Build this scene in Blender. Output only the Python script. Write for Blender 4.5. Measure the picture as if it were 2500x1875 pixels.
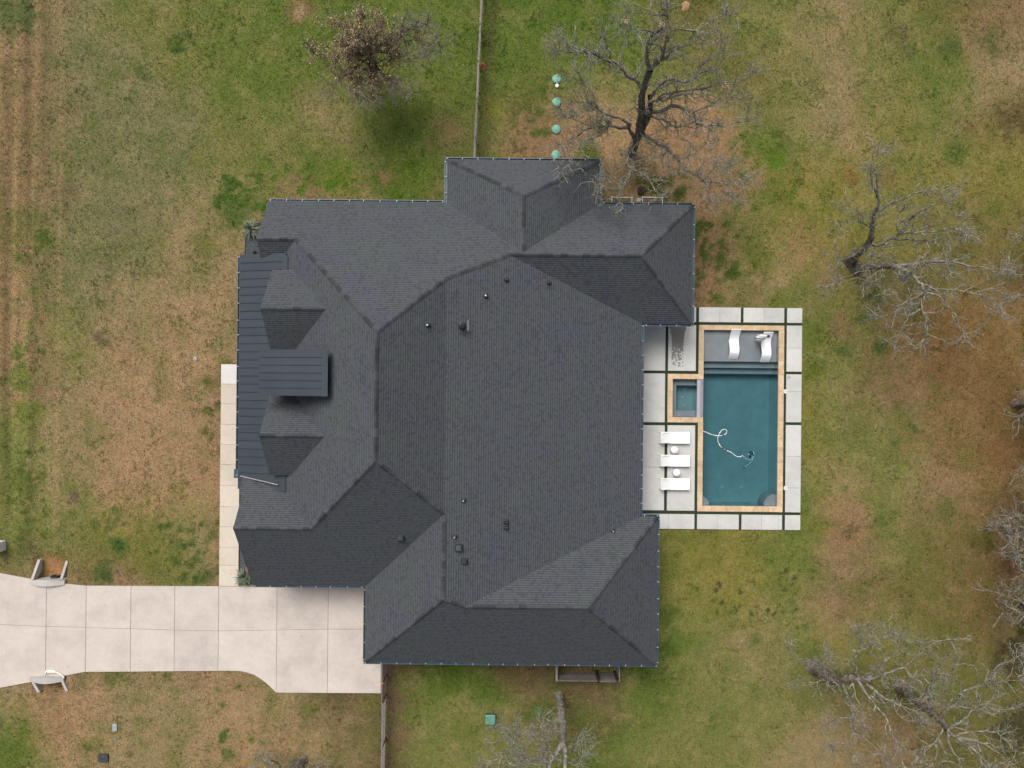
import bpy, bmesh, math, random
import numpy as np
from mathutils import Vector, Matrix

# ------------------------------------------------------------------ clear
for o in list(bpy.data.objects):
    bpy.data.objects.remove(o, do_unlink=True)
scene = bpy.context.scene
COL = scene.collection
R = math.radians

# ------------------------------------------------------------------ camera / light / exposure
CAM_H = 48.0            # drone height in metres
FPX = 1728.0            # focal length in pixels of a 2500 px wide picture
ROLL = R(0.57)
cam_d = bpy.data.cameras.new("camera")
cam_d.sensor_fit = 'HORIZONTAL'
cam_d.sensor_width = 36.0
cam_d.lens = 36.0 * FPX / 2500.0
cam_d.clip_start = 0.5
cam_d.clip_end = 3000
cam = bpy.data.objects.new("camera", cam_d)
cam.location = (0, 0, CAM_H)
cam.rotation_euler = (0, 0, ROLL)
COL.objects.link(cam)
scene.camera = cam

SUN_EL, SUN_AZ = R(56), R(-27)      # azimuth measured from +Y towards +X
world = bpy.data.worlds.new("World")
scene.world = world
world.use_nodes = True
wn, wl = world.node_tree.nodes, world.node_tree.links
wn.clear()
wo = wn.new('ShaderNodeOutputWorld'); bg = wn.new('ShaderNodeBackground')
sky = wn.new('ShaderNodeTexSky'); hs = wn.new('ShaderNodeHueSaturation')
sky.sky_type = 'NISHITA'; sky.sun_disc = False
sky.sun_elevation = SUN_EL; sky.sun_rotation = SUN_AZ
sky.dust_density = 6.0; sky.air_density = 1.0; sky.ozone_density = 1.0
hs.inputs['Saturation'].default_value = 0.46
wl.new(sky.outputs[0], hs.inputs['Color']); wl.new(hs.outputs[0], bg.inputs[0])
bg.inputs[1].default_value = 0.088
wl.new(bg.outputs[0], wo.inputs[0])
sun_d = bpy.data.lights.new("sun", 'SUN'); sun_d.energy = 1.5; sun_d.angle = R(34)
sun_d.color = (1.0, 0.96, 0.90)
sun = bpy.data.objects.new("sun", sun_d); COL.objects.link(sun)
sdir = Vector((math.sin(SUN_AZ) * math.cos(SUN_EL), math.cos(SUN_AZ) * math.cos(SUN_EL), math.sin(SUN_EL)))
sun.rotation_euler = sdir.to_track_quat('Z', 'Y').to_euler()
sun.location = (0, 0, 60)
vs = scene.view_settings
vs.view_transform = 'Standard'; vs.look = 'None'; vs.exposure = 0.64; vs.gamma = 1.0
vs.use_curve_mapping = False
scene.render.engine = 'CYCLES'
scene.cycles.max_bounces = 8
scene.cycles.transparent_max_bounces = 16
scene.render.resolution_x, scene.render.resolution_y = 1024, 768

# ------------------------------------------------------------------ helpers
def P(u, v, z=0.0):
    """place seen at picture point (u, v), at height z -> world point"""
    s = (CAM_H - z) / FPX
    x, y = (u - 1250) * s, -(v - 937.5) * s
    c, n = math.cos(ROLL), math.sin(ROLL)
    return Vector((x * c - y * n, x * n + y * c, z))

def lin(c):
    c = np.asarray(c, float) / 255.0
    return np.where(c <= 0.04045, c / 12.92, ((c + 0.055) / 1.055) ** 2.4)

def new_mat(name):
    m = bpy.data.materials.new(name); m.use_nodes = True
    nt = m.node_tree; nt.nodes.clear()
    out = nt.nodes.new('ShaderNodeOutputMaterial'); b = nt.nodes.new('ShaderNodeBsdfPrincipled')
    nt.links.new(b.outputs[0], out.inputs[0])
    return m, nt, b, out

def nd(nt, typ, **kw):
    n = nt.nodes.new(typ)
    for k, v in kw.items():
        if k in n.inputs: n.inputs[k].default_value = v
        else: setattr(n, k, v)
    return n

def math_n(nt, op, a, b=None):
    n = nt.nodes.new('ShaderNodeMath'); n.operation = op
    for i, s in enumerate((a, b)):
        if s is None: continue
        if isinstance(s, (int, float)): n.inputs[i].default_value = s
        else: nt.links.new(s, n.inputs[i])
    return n.outputs[0]

def ramp(nt, src, stops):
    r = nt.nodes.new('ShaderNodeValToRGB')
    el = r.color_ramp.elements
    while len(el) < len(stops): el.new(0.5)
    for e, (p, c) in zip(el, stops):
        e.position = p
        e.color = (c, c, c, 1) if isinstance(c, (int, float)) else (*c, 1)
    nt.links.new(src, r.inputs[0])
    return r.outputs[0]

def mixc(nt, fac, a, b, mode='MIX'):
    m = nt.nodes.new('ShaderNodeMix'); m.data_type = 'RGBA'; m.blend_type = mode
    for idx, s in ((0, fac), (6, a), (7, b)):
        if isinstance(s, (int, float)): m.inputs[idx].default_value = s
        elif isinstance(s, tuple): m.inputs[idx].default_value = (*s, 1)
        else: nt.links.new(s, m.inputs[idx])
    return m.outputs[2]

def noise(nt, scale, detail=4, rough=0.6, coord=None, w=None):
    n = nt.nodes.new('ShaderNodeTexNoise')
    n.inputs['Scale'].default_value = scale; n.inputs['Detail'].default_value = detail
    n.inputs['Roughness'].default_value = rough
    if coord is not None: nt.links.new(coord, n.inputs['Vector'])
    return n.outputs[0]

def objcoord(nt, scale=None):
    t = nt.nodes.new('ShaderNodeTexCoord')
    if scale is None: return t.outputs['Object']
    mp = nt.nodes.new('ShaderNodeMapping'); mp.inputs['Scale'].default_value = scale
    nt.links.new(t.outputs['Object'], mp.inputs[0])
    return mp.outputs[0]

def bump(nt, b, h, strength, dist=0.02):
    bn = nt.nodes.new('ShaderNodeBump'); bn.inputs['Strength'].default_value = strength
    bn.inputs['Distance'].default_value = dist
    nt.links.new(h, bn.inputs['Height']); nt.links.new(bn.outputs[0], b.inputs['Normal'])

def simple(name, ca, cb, scale=6.0, rough=0.7, metal=0.0, bmp=0.0, lo=0.35, hi=0.65, detail=5, stretch=None, rnd=0.0, spec=0.5):
    """two-tone noise material, optional per-object variation"""
    m, nt, b, out = new_mat(name)
    co = objcoord(nt, stretch)
    n = noise(nt, scale, detail, 0.62, co)
    c = ramp(nt, n, [(lo, tuple(ca)), (hi, tuple(cb))])
    if rnd > 0:
        oi = nt.nodes.new('ShaderNodeObjectInfo')
        v = math_n(nt, 'MULTIPLY_ADD', oi.outputs['Random'], 2 * rnd); v.node.inputs[2].default_value = 1 - rnd
        cc = nt.nodes.new('ShaderNodeCombineColor')
        for i in range(3): nt.links.new(v, cc.inputs[i])
        c = mixc(nt, 1.0, c, cc.outputs[0], 'MULTIPLY')
    nt.links.new(c, b.inputs['Base Color'])
    b.inputs['Roughness'].default_value = rough; b.inputs['Metallic'].default_value = metal
    b.inputs['Specular IOR Level'].default_value = spec
    if bmp: bump(nt, b, noise(nt, scale * 4, 4, 0.6, co), bmp)
    return m

def tag(o, label=None, cat=None, group=None, kind=None):
    if label: o['label'] = label
    if cat: o['category'] = cat
    if group: o['group'] = group
    if kind: o['kind'] = kind
    return o

def empty(name, loc=(0, 0, 0), rz=0.0):
    o = bpy.data.objects.new(name, None); o.empty_display_size = 0.2
    o.location = loc; o.rotation_euler = (0, 0, rz); COL.objects.link(o)
    return o

def link(name, mesh, parent=None, loc=None):
    o = bpy.data.objects.new(name, mesh); COL.objects.link(o)
    if parent is not None: o.parent = parent
    if loc is not None: o.location = loc
    return o

class MB:
    def __init__(s): s.v = []; s.f = []; s.uv = None
    def add(s, vs, fs):
        k = len(s.v); s.v += [tuple(p) for p in vs]; s.f += [tuple(i + k for i in f) for f in fs]; return s
    def box(s, x0, x1, y0, y1, z0, z1, M=None):
        vs = [Vector(p) for p in ((x0,y0,z0),(x1,y0,z0),(x1,y1,z0),(x0,y1,z0),(x0,y0,z1),(x1,y0,z1),(x1,y1,z1),(x0,y1,z1))]
        if M is not None: vs = [M @ p for p in vs]
        return s.add(vs, [(3,2,1,0),(4,5,6,7),(0,1,5,4),(1,2,6,5),(2,3,7,6),(3,0,4,7)])
    def cbox(s, x0, x1, y0, y1, z0, z1, c=0.015):
        """box with chamfered top edges"""
        s.add([(x0,y0,z0),(x1,y0,z0),(x1,y1,z0),(x0,y1,z0),
               (x0,y0,z1-c),(x1,y0,z1-c),(x1,y1,z1-c),(x0,y1,z1-c),
               (x0+c,y0+c,z1),(x1-c,y0+c,z1),(x1-c,y1-c,z1),(x0+c,y1-c,z1)],
              [(3,2,1,0),(0,1,5,4),(1,2,6,5),(2,3,7,6),(3,0,4,7),(4,5,9,8),(5,6,10,9),(6,7,11,10),(7,4,8,11),(8,9,10,11)])
        return s
    def prism(s, poly, z0, z1, c=0.0):
        n = len(poly); poly = [Vector((p[0], p[1])) for p in poly]
        a = sum(poly[i].x * poly[(i+1)%n].y - poly[(i+1)%n].x * poly[i].y for i in range(n))
        if a < 0: poly = poly[::-1]
        vs = [(p.x, p.y, z0) for p in poly] + [(p.x, p.y, z1) for p in poly]
        fs = [tuple(range(n))[::-1], tuple(range(n, 2*n))] + [(i, (i+1)%n, (i+1)%n+n, i+n) for i in range(n)]
        return s.add(vs, fs)
    def beam(s, a, b, w, h=None):
        a, b = Vector(a), Vector(b); h = w if h is None else h
        d = b - a; L = d.length
        q = d.to_track_quat('X', 'Z').to_matrix().to_4x4(); q.translation = a
        return s.box(0, L, -w/2, w/2, -h/2, h/2, q)
    def tube(s, pts, rad, k=8, cap=True):
        pts = [Vector(p) for p in pts]; n = len(pts)
        if isinstance(rad, (int, float)): rad = [rad] * n
        base = len(s.v); up = Vector((0, 0, 1)); last = None
        for i, p in enumerate(pts):
            t = (pts[min(i+1, n-1)] - pts[max(i-1, 0)]).normalized()
            ref = last if last is not None else (up if abs(t.z) < 0.9 else Vector((1, 0, 0)))
            a = (ref - t * ref.dot(t))
            if a.length < 1e-5: a = t.orthogonal()
            a.normalize(); last = a; b = t.cross(a)
            for j in range(k):
                an = 2 * math.pi * j / k
                s.v.append(tuple(p + (a * math.cos(an) + b * math.sin(an)) * rad[i]))
        for i in range(n - 1):
            for j in range(k):
                j2 = (j + 1) % k
                s.f.append((base+i*k+j, base+i*k+j2, base+(i+1)*k+j2, base+(i+1)*k+j))
        if cap:
            s.f.append(tuple(base + j for j in range(k))[::-1]); s.f.append(tuple(base+(n-1)*k+j for j in range(k)))
        return s
    def lathe(s, prof, c=(0, 0, 0), k=20):
        """profile of (r, z) from bottom to top"""
        base = len(s.v); n = len(prof)
        for r, z in prof:
            for j in range(k):
                a = 2 * math.pi * j / k
                s.v.append((c[0] + r * math.cos(a), c[1] + r * math.sin(a), c[2] + z))
        for i in range(n - 1):
            for j in range(k):
                j2 = (j + 1) % k
                s.f.append((base+i*k+j, base+i*k+j2, base+(i+1)*k+j2, base+(i+1)*k+j))
        s.f.append(tuple(base+j for j in range(k))[::-1]); s.f.append(tuple(base+(n-1)*k+j for j in range(k)))
        return s
    def mesh(s, name, mat=None, smooth=False):
        me = bpy.data.meshes.new(name); me.from_pydata(s.v, [], s.f)
        if mat is not None: me.materials.append(mat)
        if smooth:
            for p in me.polygons: p.use_smooth = True
        me.update()
        return me
    def build(s, name, mat, parent=None, smooth=False, loc=None):
        return link(name, s.mesh(name, mat, smooth), parent, loc)

def np_mesh(name, V, F, mat, col=None, smooth=False):
    """fast mesh from numpy arrays; F is (n, k) with constant k"""
    me = bpy.data.meshes.new(name)
    V = np.asarray(V, np.float32); F = np.asarray(F, np.int32)
    n, k = F.shape
    me.vertices.add(len(V)); me.vertices.foreach_set('co', V.ravel())
    me.loops.add(n * k); me.loops.foreach_set('vertex_index', F.ravel())
    me.polygons.add(n); me.polygons.foreach_set('loop_start', np.arange(0, n * k, k, dtype=np.int32))
    if smooth: me.polygons.foreach_set('use_smooth', np.ones(n, bool))
    me.update(calc_edges=True)
    if col is not None:
        a = me.color_attributes.new('tint', 'FLOAT_COLOR', 'POINT')
        c = np.ones((len(V), 4), np.float32); c[:, :3] = col
        a.data.foreach_set('color', c.ravel())
    me.materials.append(mat)
    return me

rng = np.random.default_rng(11)
rnd = random.Random(5)

# value noise on arrays
_LAT = np.random.default_rng(3).random((256, 256))
def vnoise(x, y):
    xi, yi = np.floor(x).astype(int), np.floor(y).astype(int)
    fx, fy = x - xi, y - yi
    fx, fy = fx*fx*(3-2*fx), fy*fy*(3-2*fy)
    g = lambda a, b: _LAT[a & 255, b & 255]
    return (g(xi, yi)*(1-fx) + g(xi+1, yi)*fx)*(1-fy) + (g(xi, yi+1)*(1-fx) + g(xi+1, yi+1)*fx)*fy
def fbm(x, y, o=4, g=0.55):
    s = 0; a = 1; t = 0
    for i in range(o):
        s = s + a * vnoise(x * 2**i + 17.3*i, y * 2**i + 41.7*i); t += a; a *= g
    return s / t

# ------------------------------------------------------------------ materials
M = {}
ALB = 0.62       # display colour -> base colour factor under this light and exposure
def alb(r, g, b, k=ALB): return tuple(float(x) * k for x in lin((r, g, b)))

def shingle_mat(name, base, var=0.35, blue=0.0):
    m, nt, b, out = new_mat(name)
    uv = nt.nodes.new('ShaderNodeUVMap').outputs[0]
    sp = nt.nodes.new('ShaderNodeSeparateXYZ'); nt.links.new(uv, sp.inputs[0])
    row = math_n(nt, 'FLOOR', math_n(nt, 'DIVIDE', sp.outputs[1], COURSE))
    wn1 = nt.nodes.new('ShaderNodeTexWhiteNoise'); wn1.noise_dimensions = '1D'; nt.links.new(row, wn1.inputs['W'])
    xs = math_n(nt, 'ADD', math_n(nt, 'DIVIDE', sp.outputs[0], 0.14), math_n(nt, 'MULTIPLY', wn1.outputs[0], 9.0))
    cell = math_n(nt, 'FLOOR', xs)
    cv = nt.nodes.new('ShaderNodeCombineXYZ'); nt.links.new(cell, cv.inputs[0]); nt.links.new(row, cv.inputs[1])
    wn2 = nt.nodes.new('ShaderNodeTexWhiteNoise'); wn2.noise_dimensions = '2D'; nt.links.new(cv.outputs[0], wn2.inputs['Vector'])
    tab = ramp(nt, wn2.outputs[0], [(0.0, 0.78), (0.20, 0.87), (0.30, 0.98), (0.8, 1.04), (1.0, 1.13)])
    # granule speckle and slow batch-to-batch drift
    co = objcoord(nt)
    spk = ramp(nt, noise(nt, 30, 3, 0.7, co), [(0.3, 0.90), (0.7, 1.10)])
    big = noise(nt, 0.45, 3, 0.5, co)
    drift = ramp(nt, big, [(0.30, tuple(x * y for x, y in zip(base, (0.95, 0.96, 1.05)))), (0.52, base), (0.72, tuple(x * y for x, y in zip(base, (1.02, 1.06, 0.97))))])
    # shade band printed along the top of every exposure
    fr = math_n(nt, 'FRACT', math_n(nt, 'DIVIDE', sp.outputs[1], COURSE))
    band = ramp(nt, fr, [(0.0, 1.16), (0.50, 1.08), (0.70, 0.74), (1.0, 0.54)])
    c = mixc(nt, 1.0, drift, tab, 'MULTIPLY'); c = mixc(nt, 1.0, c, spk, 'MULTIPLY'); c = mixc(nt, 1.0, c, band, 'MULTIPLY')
    nt.links.new(c, b.inputs['Base Color'])
    b.inputs['Roughness'].default_value = 0.93; b.inputs['Specular IOR Level'].default_value = 0.25
    h = math_n(nt, 'ADD', tab, math_n(nt, 'MULTIPLY', noise(nt, 60, 2, 0.6, co), 0.4))
    bump(nt, b, h, 0.35, 0.012)
    return m
COURSE = 0.145
SH = (0.0635, 0.0695, 0.0775)
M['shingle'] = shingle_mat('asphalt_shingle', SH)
M['cap'] = simple('cap_shingle', (0.036, 0.039, 0.044), (0.064, 0.068, 0.075), 9, 0.92, bmp=0.3, rnd=0.34, spec=0.25)
M['metal'] = simple('charcoal_standing_seam', (0.036, 0.045, 0.056), (0.042, 0.052, 0.064), 0.6, 0.62, 0.0, rnd=0.05, spec=0.22)
M['gutter'] = simple('dark_gutter', (0.045, 0.070, 0.100), (0.070, 0.105, 0.140), 1.2, 0.4, 0.2)  # blue of the reflected sky is put into the base colour
M['white_plastic'] = simple('white_plastic', (0.78, 0.78, 0.77), (0.84, 0.84, 0.84), 3, 0.45)
M['hanger'] = simple('gutter_hanger_metal', (0.30, 0.31, 0.32), (0.44, 0.44, 0.44), 12, 0.5)
M['white_fabric'] = simple('white_sling', (0.80, 0.80, 0.80), (0.86, 0.86, 0.86), 40, 0.75, bmp=0.1)
M['vent'] = simple('black_vent', (0.012, 0.013, 0.014), (0.03, 0.031, 0.033), 8, 0.55)
M['steel'] = simple('galvanised', (0.35, 0.36, 0.38), (0.5, 0.5, 0.5), 8, 0.4, 0.7)
M['wall'] = simple('white_painted_brick', (0.62, 0.61, 0.58), (0.72, 0.71, 0.68), 4, 0.8, bmp=0.25)
M['trim'] = simple('dark_trim', (0.02, 0.022, 0.025), (0.03, 0.032, 0.036), 4, 0.5)
M['glass'] = simple('window_glass', (0.02, 0.025, 0.03), (0.03, 0.035, 0.04), 2, 0.06, spec=0.8)
M['cedar'] = simple('cedar_board', alb(150, 92, 48), alb(190, 124, 72), 3, 0.65, stretch=(12, 12, 1.5), bmp=0.2)
M['greywood'] = simple('weathered_wood', alb(92, 84, 76), alb(150, 142, 134), 3.0, 0.9, stretch=(1.2, 14, 14), bmp=0.35, rnd=0.22)
M['greywood_y'] = simple('weathered_rail', alb(118, 110, 104), alb(172, 165, 160), 3.0, 0.9, stretch=(14, 1.2, 14), bmp=0.35, rnd=0.15)
M['darkwood'] = simple('dark_wood', alb(40, 32, 26), alb(74, 60, 50), 4, 0.85, stretch=(6, 6, 1), bmp=0.3)
M['browniron'] = simple('rusty_iron', alb(66, 50, 46), alb(104, 84, 80), 12, 0.7, bmp=0.2)
M['orange'] = simple('orange_cap', alb(186, 110, 78), alb(204, 134, 100), 9, 0.6)
M['greenplastic'] = simple('green_plastic_lid', alb(106, 176, 150), alb(128, 194, 168), 2.5, 0.5, bmp=0.05, rnd=0.06)
M['greenbox'] = simple('green_utility_box', alb(104, 160, 142), alb(126, 180, 160), 4, 0.5)
M['greenbox_dark'] = simple('green_box_rim', alb(54, 98, 84), alb(74, 116, 100), 4, 0.6)
M['greybox'] = simple('pale_grey_box', alb(156, 170, 164), alb(184, 196, 190), 6, 0.6)
M['blackbox'] = simple('black_lid', alb(52, 54, 60), alb(76, 78, 84), 8, 0.6)
M['stucco'] = simple('white_stucco', (0.66, 0.66, 0.65), (0.74, 0.74, 0.73), 8, 0.85, bmp=0.15)
M['soil'] = simple('dark_soil', alb(70, 58, 46), alb(108, 90, 72), 3, 0.95, bmp=0.4)
M['gravel'] = simple('dark_gravel', alb(56, 64, 68), alb(112, 120, 124), 34, 0.9, bmp=0.6, lo=0.3, hi=0.7)
M['copperpipe'] = simple('brown_connector', alb(110, 62, 44), alb(150, 92, 66), 20, 0.5)
M['bluebody'] = simple('cleaner_body', alb(22, 52, 78), alb(44, 84, 108), 10, 0.4)
M['finial'] = simple('finial', (0.03, 0.03, 0.032), (0.05, 0.05, 0.052), 8, 0.5)
M['leafdead'] = simple('dead_leaf_plant', alb(96, 62, 44), alb(150, 100, 70), 14, 0.9, rnd=0.2)
M['yucca'] = simple('yucca_leaf', alb(84, 98, 78, .8), alb(150, 162, 134, .8), 5, 0.6, rnd=0.25)
M['straw'] = simple('dry_straw', alb(170, 150, 110), alb(200, 184, 144), 8, 0.8)
M['sand'] = simple('sandy_soil', alb(184, 138, 100), alb(206, 164, 126), 12, 0.95, bmp=0.3)
M['pinkplant'] = simple('pink_dry_weed', alb(186, 120, 90), alb(206, 146, 112), 12, 0.95)

def concrete(name, ca, cb, warm, rndv=0.05, stain=None):
    m, nt, b, out = new_mat(name)
    co = objcoord(nt)
    n1 = noise(nt, 0.55, 6, 0.62, co); n2 = noise(nt, 4.5, 5, 0.65, co); n3 = noise(nt, 40, 3, 0.6, co)
    c = ramp(nt, n1, [(0.32, tuple(ca)), (0.50, tuple(cb)), (0.72, tuple(warm))])
    c = mixc(nt, 1.0, c, ramp(nt, n2, [(0.3, 0.95), (0.62, 1.02)]), 'MULTIPLY')
    c = mixc(nt, 1.0, c, ramp(nt, n3, [(0.3, 0.96), (0.7, 1.03)]), 'MULTIPLY')
    # scattered small dark marks
    vo = nt.nodes.new('ShaderNodeTexNoise'); vo.inputs['Scale'].default_value = 2.1; vo.inputs['Detail'].default_value = 7
    nt.links.new(objcoord(nt, (1, 1.7, 1)), vo.inputs['Vector'])
    c = mixc(nt, 1.0, c, ramp(nt, vo.outputs[0], [(0.24, 0.80), (0.36, 1.0)]), 'MULTIPLY')
    oi = nt.nodes.new('ShaderNodeObjectInfo')
    v = math_n(nt, 'MULTIPLY_ADD', oi.outputs['Random'], 2 * rndv); v.node.inputs[2].default_value = 1 - rndv
    cc = nt.nodes.new('ShaderNodeCombineColor')
    for i in range(3): nt.links.new(v, cc.inputs[i])
    c = mixc(nt, 1.0, c, cc.outputs[0], 'MULTIPLY')
    if stain == 'wet':
        # splash of water across one deck slab: solid near the house, breaking into drops
        g = nt.nodes.new('ShaderNodeNewGeometry'); s3 = nt.nodes.new('ShaderNodeSeparateXYZ'); nt.links.new(g.outputs['Position'], s3.inputs[0])
        X, Y = s3.outputs[0], s3.outputs[1]
        t = math_n(nt, 'DIVIDE', math_n(nt, 'SUBTRACT', 4.12, Y), 2.95)            # 0 at the top, 1 at the lower end
        dx = math_n(nt, 'ABSOLUTE', math_n(nt, 'SUBTRACT', X, 11.19))
        nz = noise(nt, 5.0, 3, 0.6, co)
        fan = math_n(nt, 'MULTIPLY', math_n(nt, 'MAXIMUM', math_n(nt, 'SUBTRACT', 1.0, math_n(nt, 'MULTIPLY', t, 2.5)), 0.0), 0.17)
        wd = math_n(nt, 'ADD', math_n(nt, 'ADD', fan, 0.28), math_n(nt, 'MULTIPLY', nz, 0.22))
        inside = math_n(nt, 'LESS_THAN', dx, wd)
        vor = nt.nodes.new('ShaderNodeTexVoronoi'); vor.inputs['Scale'].default_value = 6.0; vor.inputs['Randomness'].default_value = 0.9
        nt.links.new(co, vor.inputs['Vector'])
        thr = math_n(nt, 'SUBTRACT', 1.12, math_n(nt, 'MULTIPLY', t, 0.80))
        drop = math_n(nt, 'LESS_THAN', vor.outputs['Distance'], thr)
        end = math_n(nt, 'LESS_THAN', t, 0.98)
        w = math_n(nt, 'MULTIPLY', math_n(nt, 'MULTIPLY', inside, drop), end)
        c = mixc(nt, w, c, mixc(nt, 1.0, c, (0.44, 0.42, 0.40), 'MULTIPLY'))
    nt.links.new(c, b.inputs['Base Color'])
    b.inputs['Roughness'].default_value = 0.85; b.inputs['Specular IOR Level'].default_value = 0.3
    bump(nt, b, n3, 0.12, 0.01)
    return m
M['drive'] = concrete('driveway_concrete', (0.425, 0.376, 0.342), (0.492, 0.436, 0.392), (0.540, 0.486, 0.442))
M['walk'] = concrete('walkway_concrete', (0.47, 0.415, 0.34), (0.53, 0.47, 0.39), (0.55, 0.49, 0.41))
M['walk_new'] = concrete('pale_new_concrete', (0.54, 0.52, 0.51), (0.59, 0.57, 0.56), (0.62, 0.60, 0.59))
M['deck'] = concrete('pale_deck_concrete', (0.43, 0.43, 0.41), (0.49, 0.49, 0.47), (0.53, 0.53, 0.51))
M['deck_wet'] = concrete('splashed_deck_concrete', (0.43, 0.43, 0.41), (0.49, 0.49, 0.47), (0.53, 0.53, 0.51), stain='wet')
M['headwall'] = concrete('headwall_concrete', (0.34, 0.32, 0.30), (0.41, 0.39, 0.37), (0.45, 0.43, 0.41))
M['joint'] = simple('joint_filler', (0.24, 0.21, 0.18), (0.32, 0.28, 0.24), 6, 0.95)
M['coping'] = simple('limestone_coping', alb(206, 174, 136, .72), alb(226, 202, 168, .74), 2.2, 0.8, bmp=0.12, rnd=0.10)
M['plaster'] = simple('grey_pool_plaster', (0.205, 0.205, 0.225), (0.25, 0.245, 0.26), 1.2, 0.8)
M['deck_lid'] = simple('pale_grey_lid', (0.52, 0.52, 0.52), (0.60, 0.60, 0.60), 6, 0.6)
M['spill'] = simple('grey_spillway_tile', (0.30, 0.30, 0.34), (0.36, 0.36, 0.40), 30, 0.5)
M['turf_base'] = simple('turf_backing', (0.022, 0.034, 0.014), (0.032, 0.048, 0.020), 20, 0.95)

def tint_mat(name, rough=0.95, fine=True):
    m, nt, b, out = new_mat(name)
    at = nt.nodes.new('ShaderNodeVertexColor'); at.layer_name = 'tint'
    c = at.outputs[0]
    if fine:
        co = objcoord(nt)
        n1 = noise(nt, 3.6, 6, 0.78, co); n2 = noise(nt, 11, 5, 0.8, objcoord(nt, (1.0, 1.35, 1)))
        n3 = noise(nt, 0.9, 4, 0.6, co)
        c = mixc(nt, 1.0, c, ramp(nt, n1, [(0.30, (0.64, 0.68, 0.60)), (0.44, (0.93, 0.95, 0.90)), (0.56, (1.04, 1.02, 1.0)), (0.72, (1.34, 1.26, 1.20))]), 'MULTIPLY')
        c = mixc(nt, 1.0, c, ramp(nt, n2, [(0.32, (0.50, 0.52, 0.46)), (0.48, (0.98, 0.98, 0.97)), (0.68, (1.60, 1.52, 1.46))]), 'MULTIPLY')
        c = mixc(nt, 1.0, c, ramp(nt, n3, [(0.3, (0.88, 0.92, 0.86)), (0.7, (1.10, 1.06, 1.06))]), 'MULTIPLY')
        bump(nt, b, math_n(nt, 'ADD', n2, n1), 0.5, 0.05)
    nt.links.new(c, b.inputs['Base Color'])
    b.inputs['Roughness'].default_value = rough; b.inputs['Specular IOR Level'].default_value = 0.15
    return m
M['ground'] = tint_mat('lawn_ground')
M['tuft'] = tint_mat('grass_blades', fine=False)
M['leaf'] = tint_mat('fallen_leaf', fine=False)

def bark(name, a, b_, c_):
    m, nt, b, out = new_mat(name)
    co = objcoord(nt)
    n = noise(nt, 5, 5, 0.7, co); n2 = noise(nt, 22, 4, 0.7, objcoord(nt, (1, 1, 0.5)))
    c = ramp(nt, n, [(0.30, a), (0.52, b_), (0.75, c_)])
    c = mixc(nt, 1.0, c, ramp(nt, n2, [(0.3, 0.55), (0.65, 1.2)]), 'MULTIPLY')
    nt.links.new(c, b.inputs['Base Color']); b.inputs['Roughness'].default_value = 0.95
    b.inputs['Specular IOR Level'].default_value = 0.15
    bump(nt, b, n2, 0.7, 0.03)
    return m
M['bark'] = bark('oak_bark', alb(72, 64, 55, .9), alb(116, 106, 94, .9), alb(166, 158, 144, .9))
M['limb'] = bark('grey_limb_bark', alb(80, 75, 65, .88), alb(130, 126, 113, .88), alb(188, 187, 172, .95))
M['twig'] = bark('pale_twig_bark', alb(104, 100, 89, .88), alb(148, 145, 132, .88), alb(202, 200, 186, .95))
M['limb_dark'] = bark('brown_limb_bark', alb(74, 64, 54, .85), alb(116, 104, 92, .85), alb(168, 160, 150, .85))

def water_mat():
    m = bpy.data.materials.new('pool_water'); m.use_nodes = True
    nt = m.node_tree; nt.nodes.clear()
    out = nt.nodes.new('ShaderNodeOutputMaterial')
    tr = nt.nodes.new('ShaderNodeBsdfTransparent'); gl = nt.nodes.new('ShaderNodeBsdfGlossy')
    gl.inputs['Roughness'].default_value = 0.04
    fr = nt.nodes.new('ShaderNodeFresnel'); fr.inputs['IOR'].default_value = 1.33
    bn = nt.nodes.new('ShaderNodeBump'); bn.inputs['Strength'].default_value = 0.08; bn.inputs['Distance'].default_value = 0.02
    nt.links.new(noise(nt, 2.0, 3, 0.5, objcoord(nt)), bn.inputs['Height'])
    nt.links.new(bn.outputs[0], gl.inputs['Normal']); nt.links.new(bn.outputs[0], fr.inputs['Normal'])
    mx = nt.nodes.new('ShaderNodeMixShader')
    nt.links.new(fr.outputs[0], mx.inputs[0]); nt.links.new(tr.outputs[0], mx.inputs[1]); nt.links.new(gl.outputs[0], mx.inputs[2])
    nt.links.new(mx.outputs[0], out.inputs['Surface'])
    va = nt.nodes.new('ShaderNodeVolumeAbsorption'); va.inputs['Color'].default_value = (0.12, 0.69, 0.75, 1)
    va.inputs['Density'].default_value = 0.52
    nt.links.new(va.outputs[0], out.inputs['Volume'])
    return m
M['water'] = water_mat()

# ================================================================== GROUND
ROWS = ["bOoogggggGGGgdootodb",
        "bOOogggggggggodotogt",
        "bOOOootgGokppooottyod",
        "bOOOoogGgkkpppgyyoyy",
        "bOOttkkkkkkkkpoyyydd",
        "bOtttkkkkkkkkpptyddr",
        "botptkkkkkkkkkkgorrr",
        "btpptkkkkkkkkkkyobrr",
        "otppptkkkkkkkkkyoorr",
        "otppptkkkkkkkkkgpobr",
        "ooyotkkkkkkkgyygbodr",
        "bbbottkkkkkkgyyobddr",
        "bbbbbttkkkkkggtoyodd",
        "tpttptkkggkkgoooodod",
        "gpttpptkooogooottbdd"]
ROWS[2] = "bOOOootgGokpppootyod"  # deep green cell also carries soft shade below the leafy oak, as colour
PAL = {'G': (86, 108, 40), 'g': (100, 115, 50), 'o': (119, 121, 67), 'O': (121, 120, 80), 't': (148, 130, 94),
       'p': (164, 134, 102), 'b': (138, 114, 84), 'r': (132, 106, 68), 'y': (130, 124, 62), 'k': (106, 92, 62), 'd': (112, 104, 58)}
GRID = np.array([[PAL[c] for c in r] for r in ROWS], float)
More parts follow.
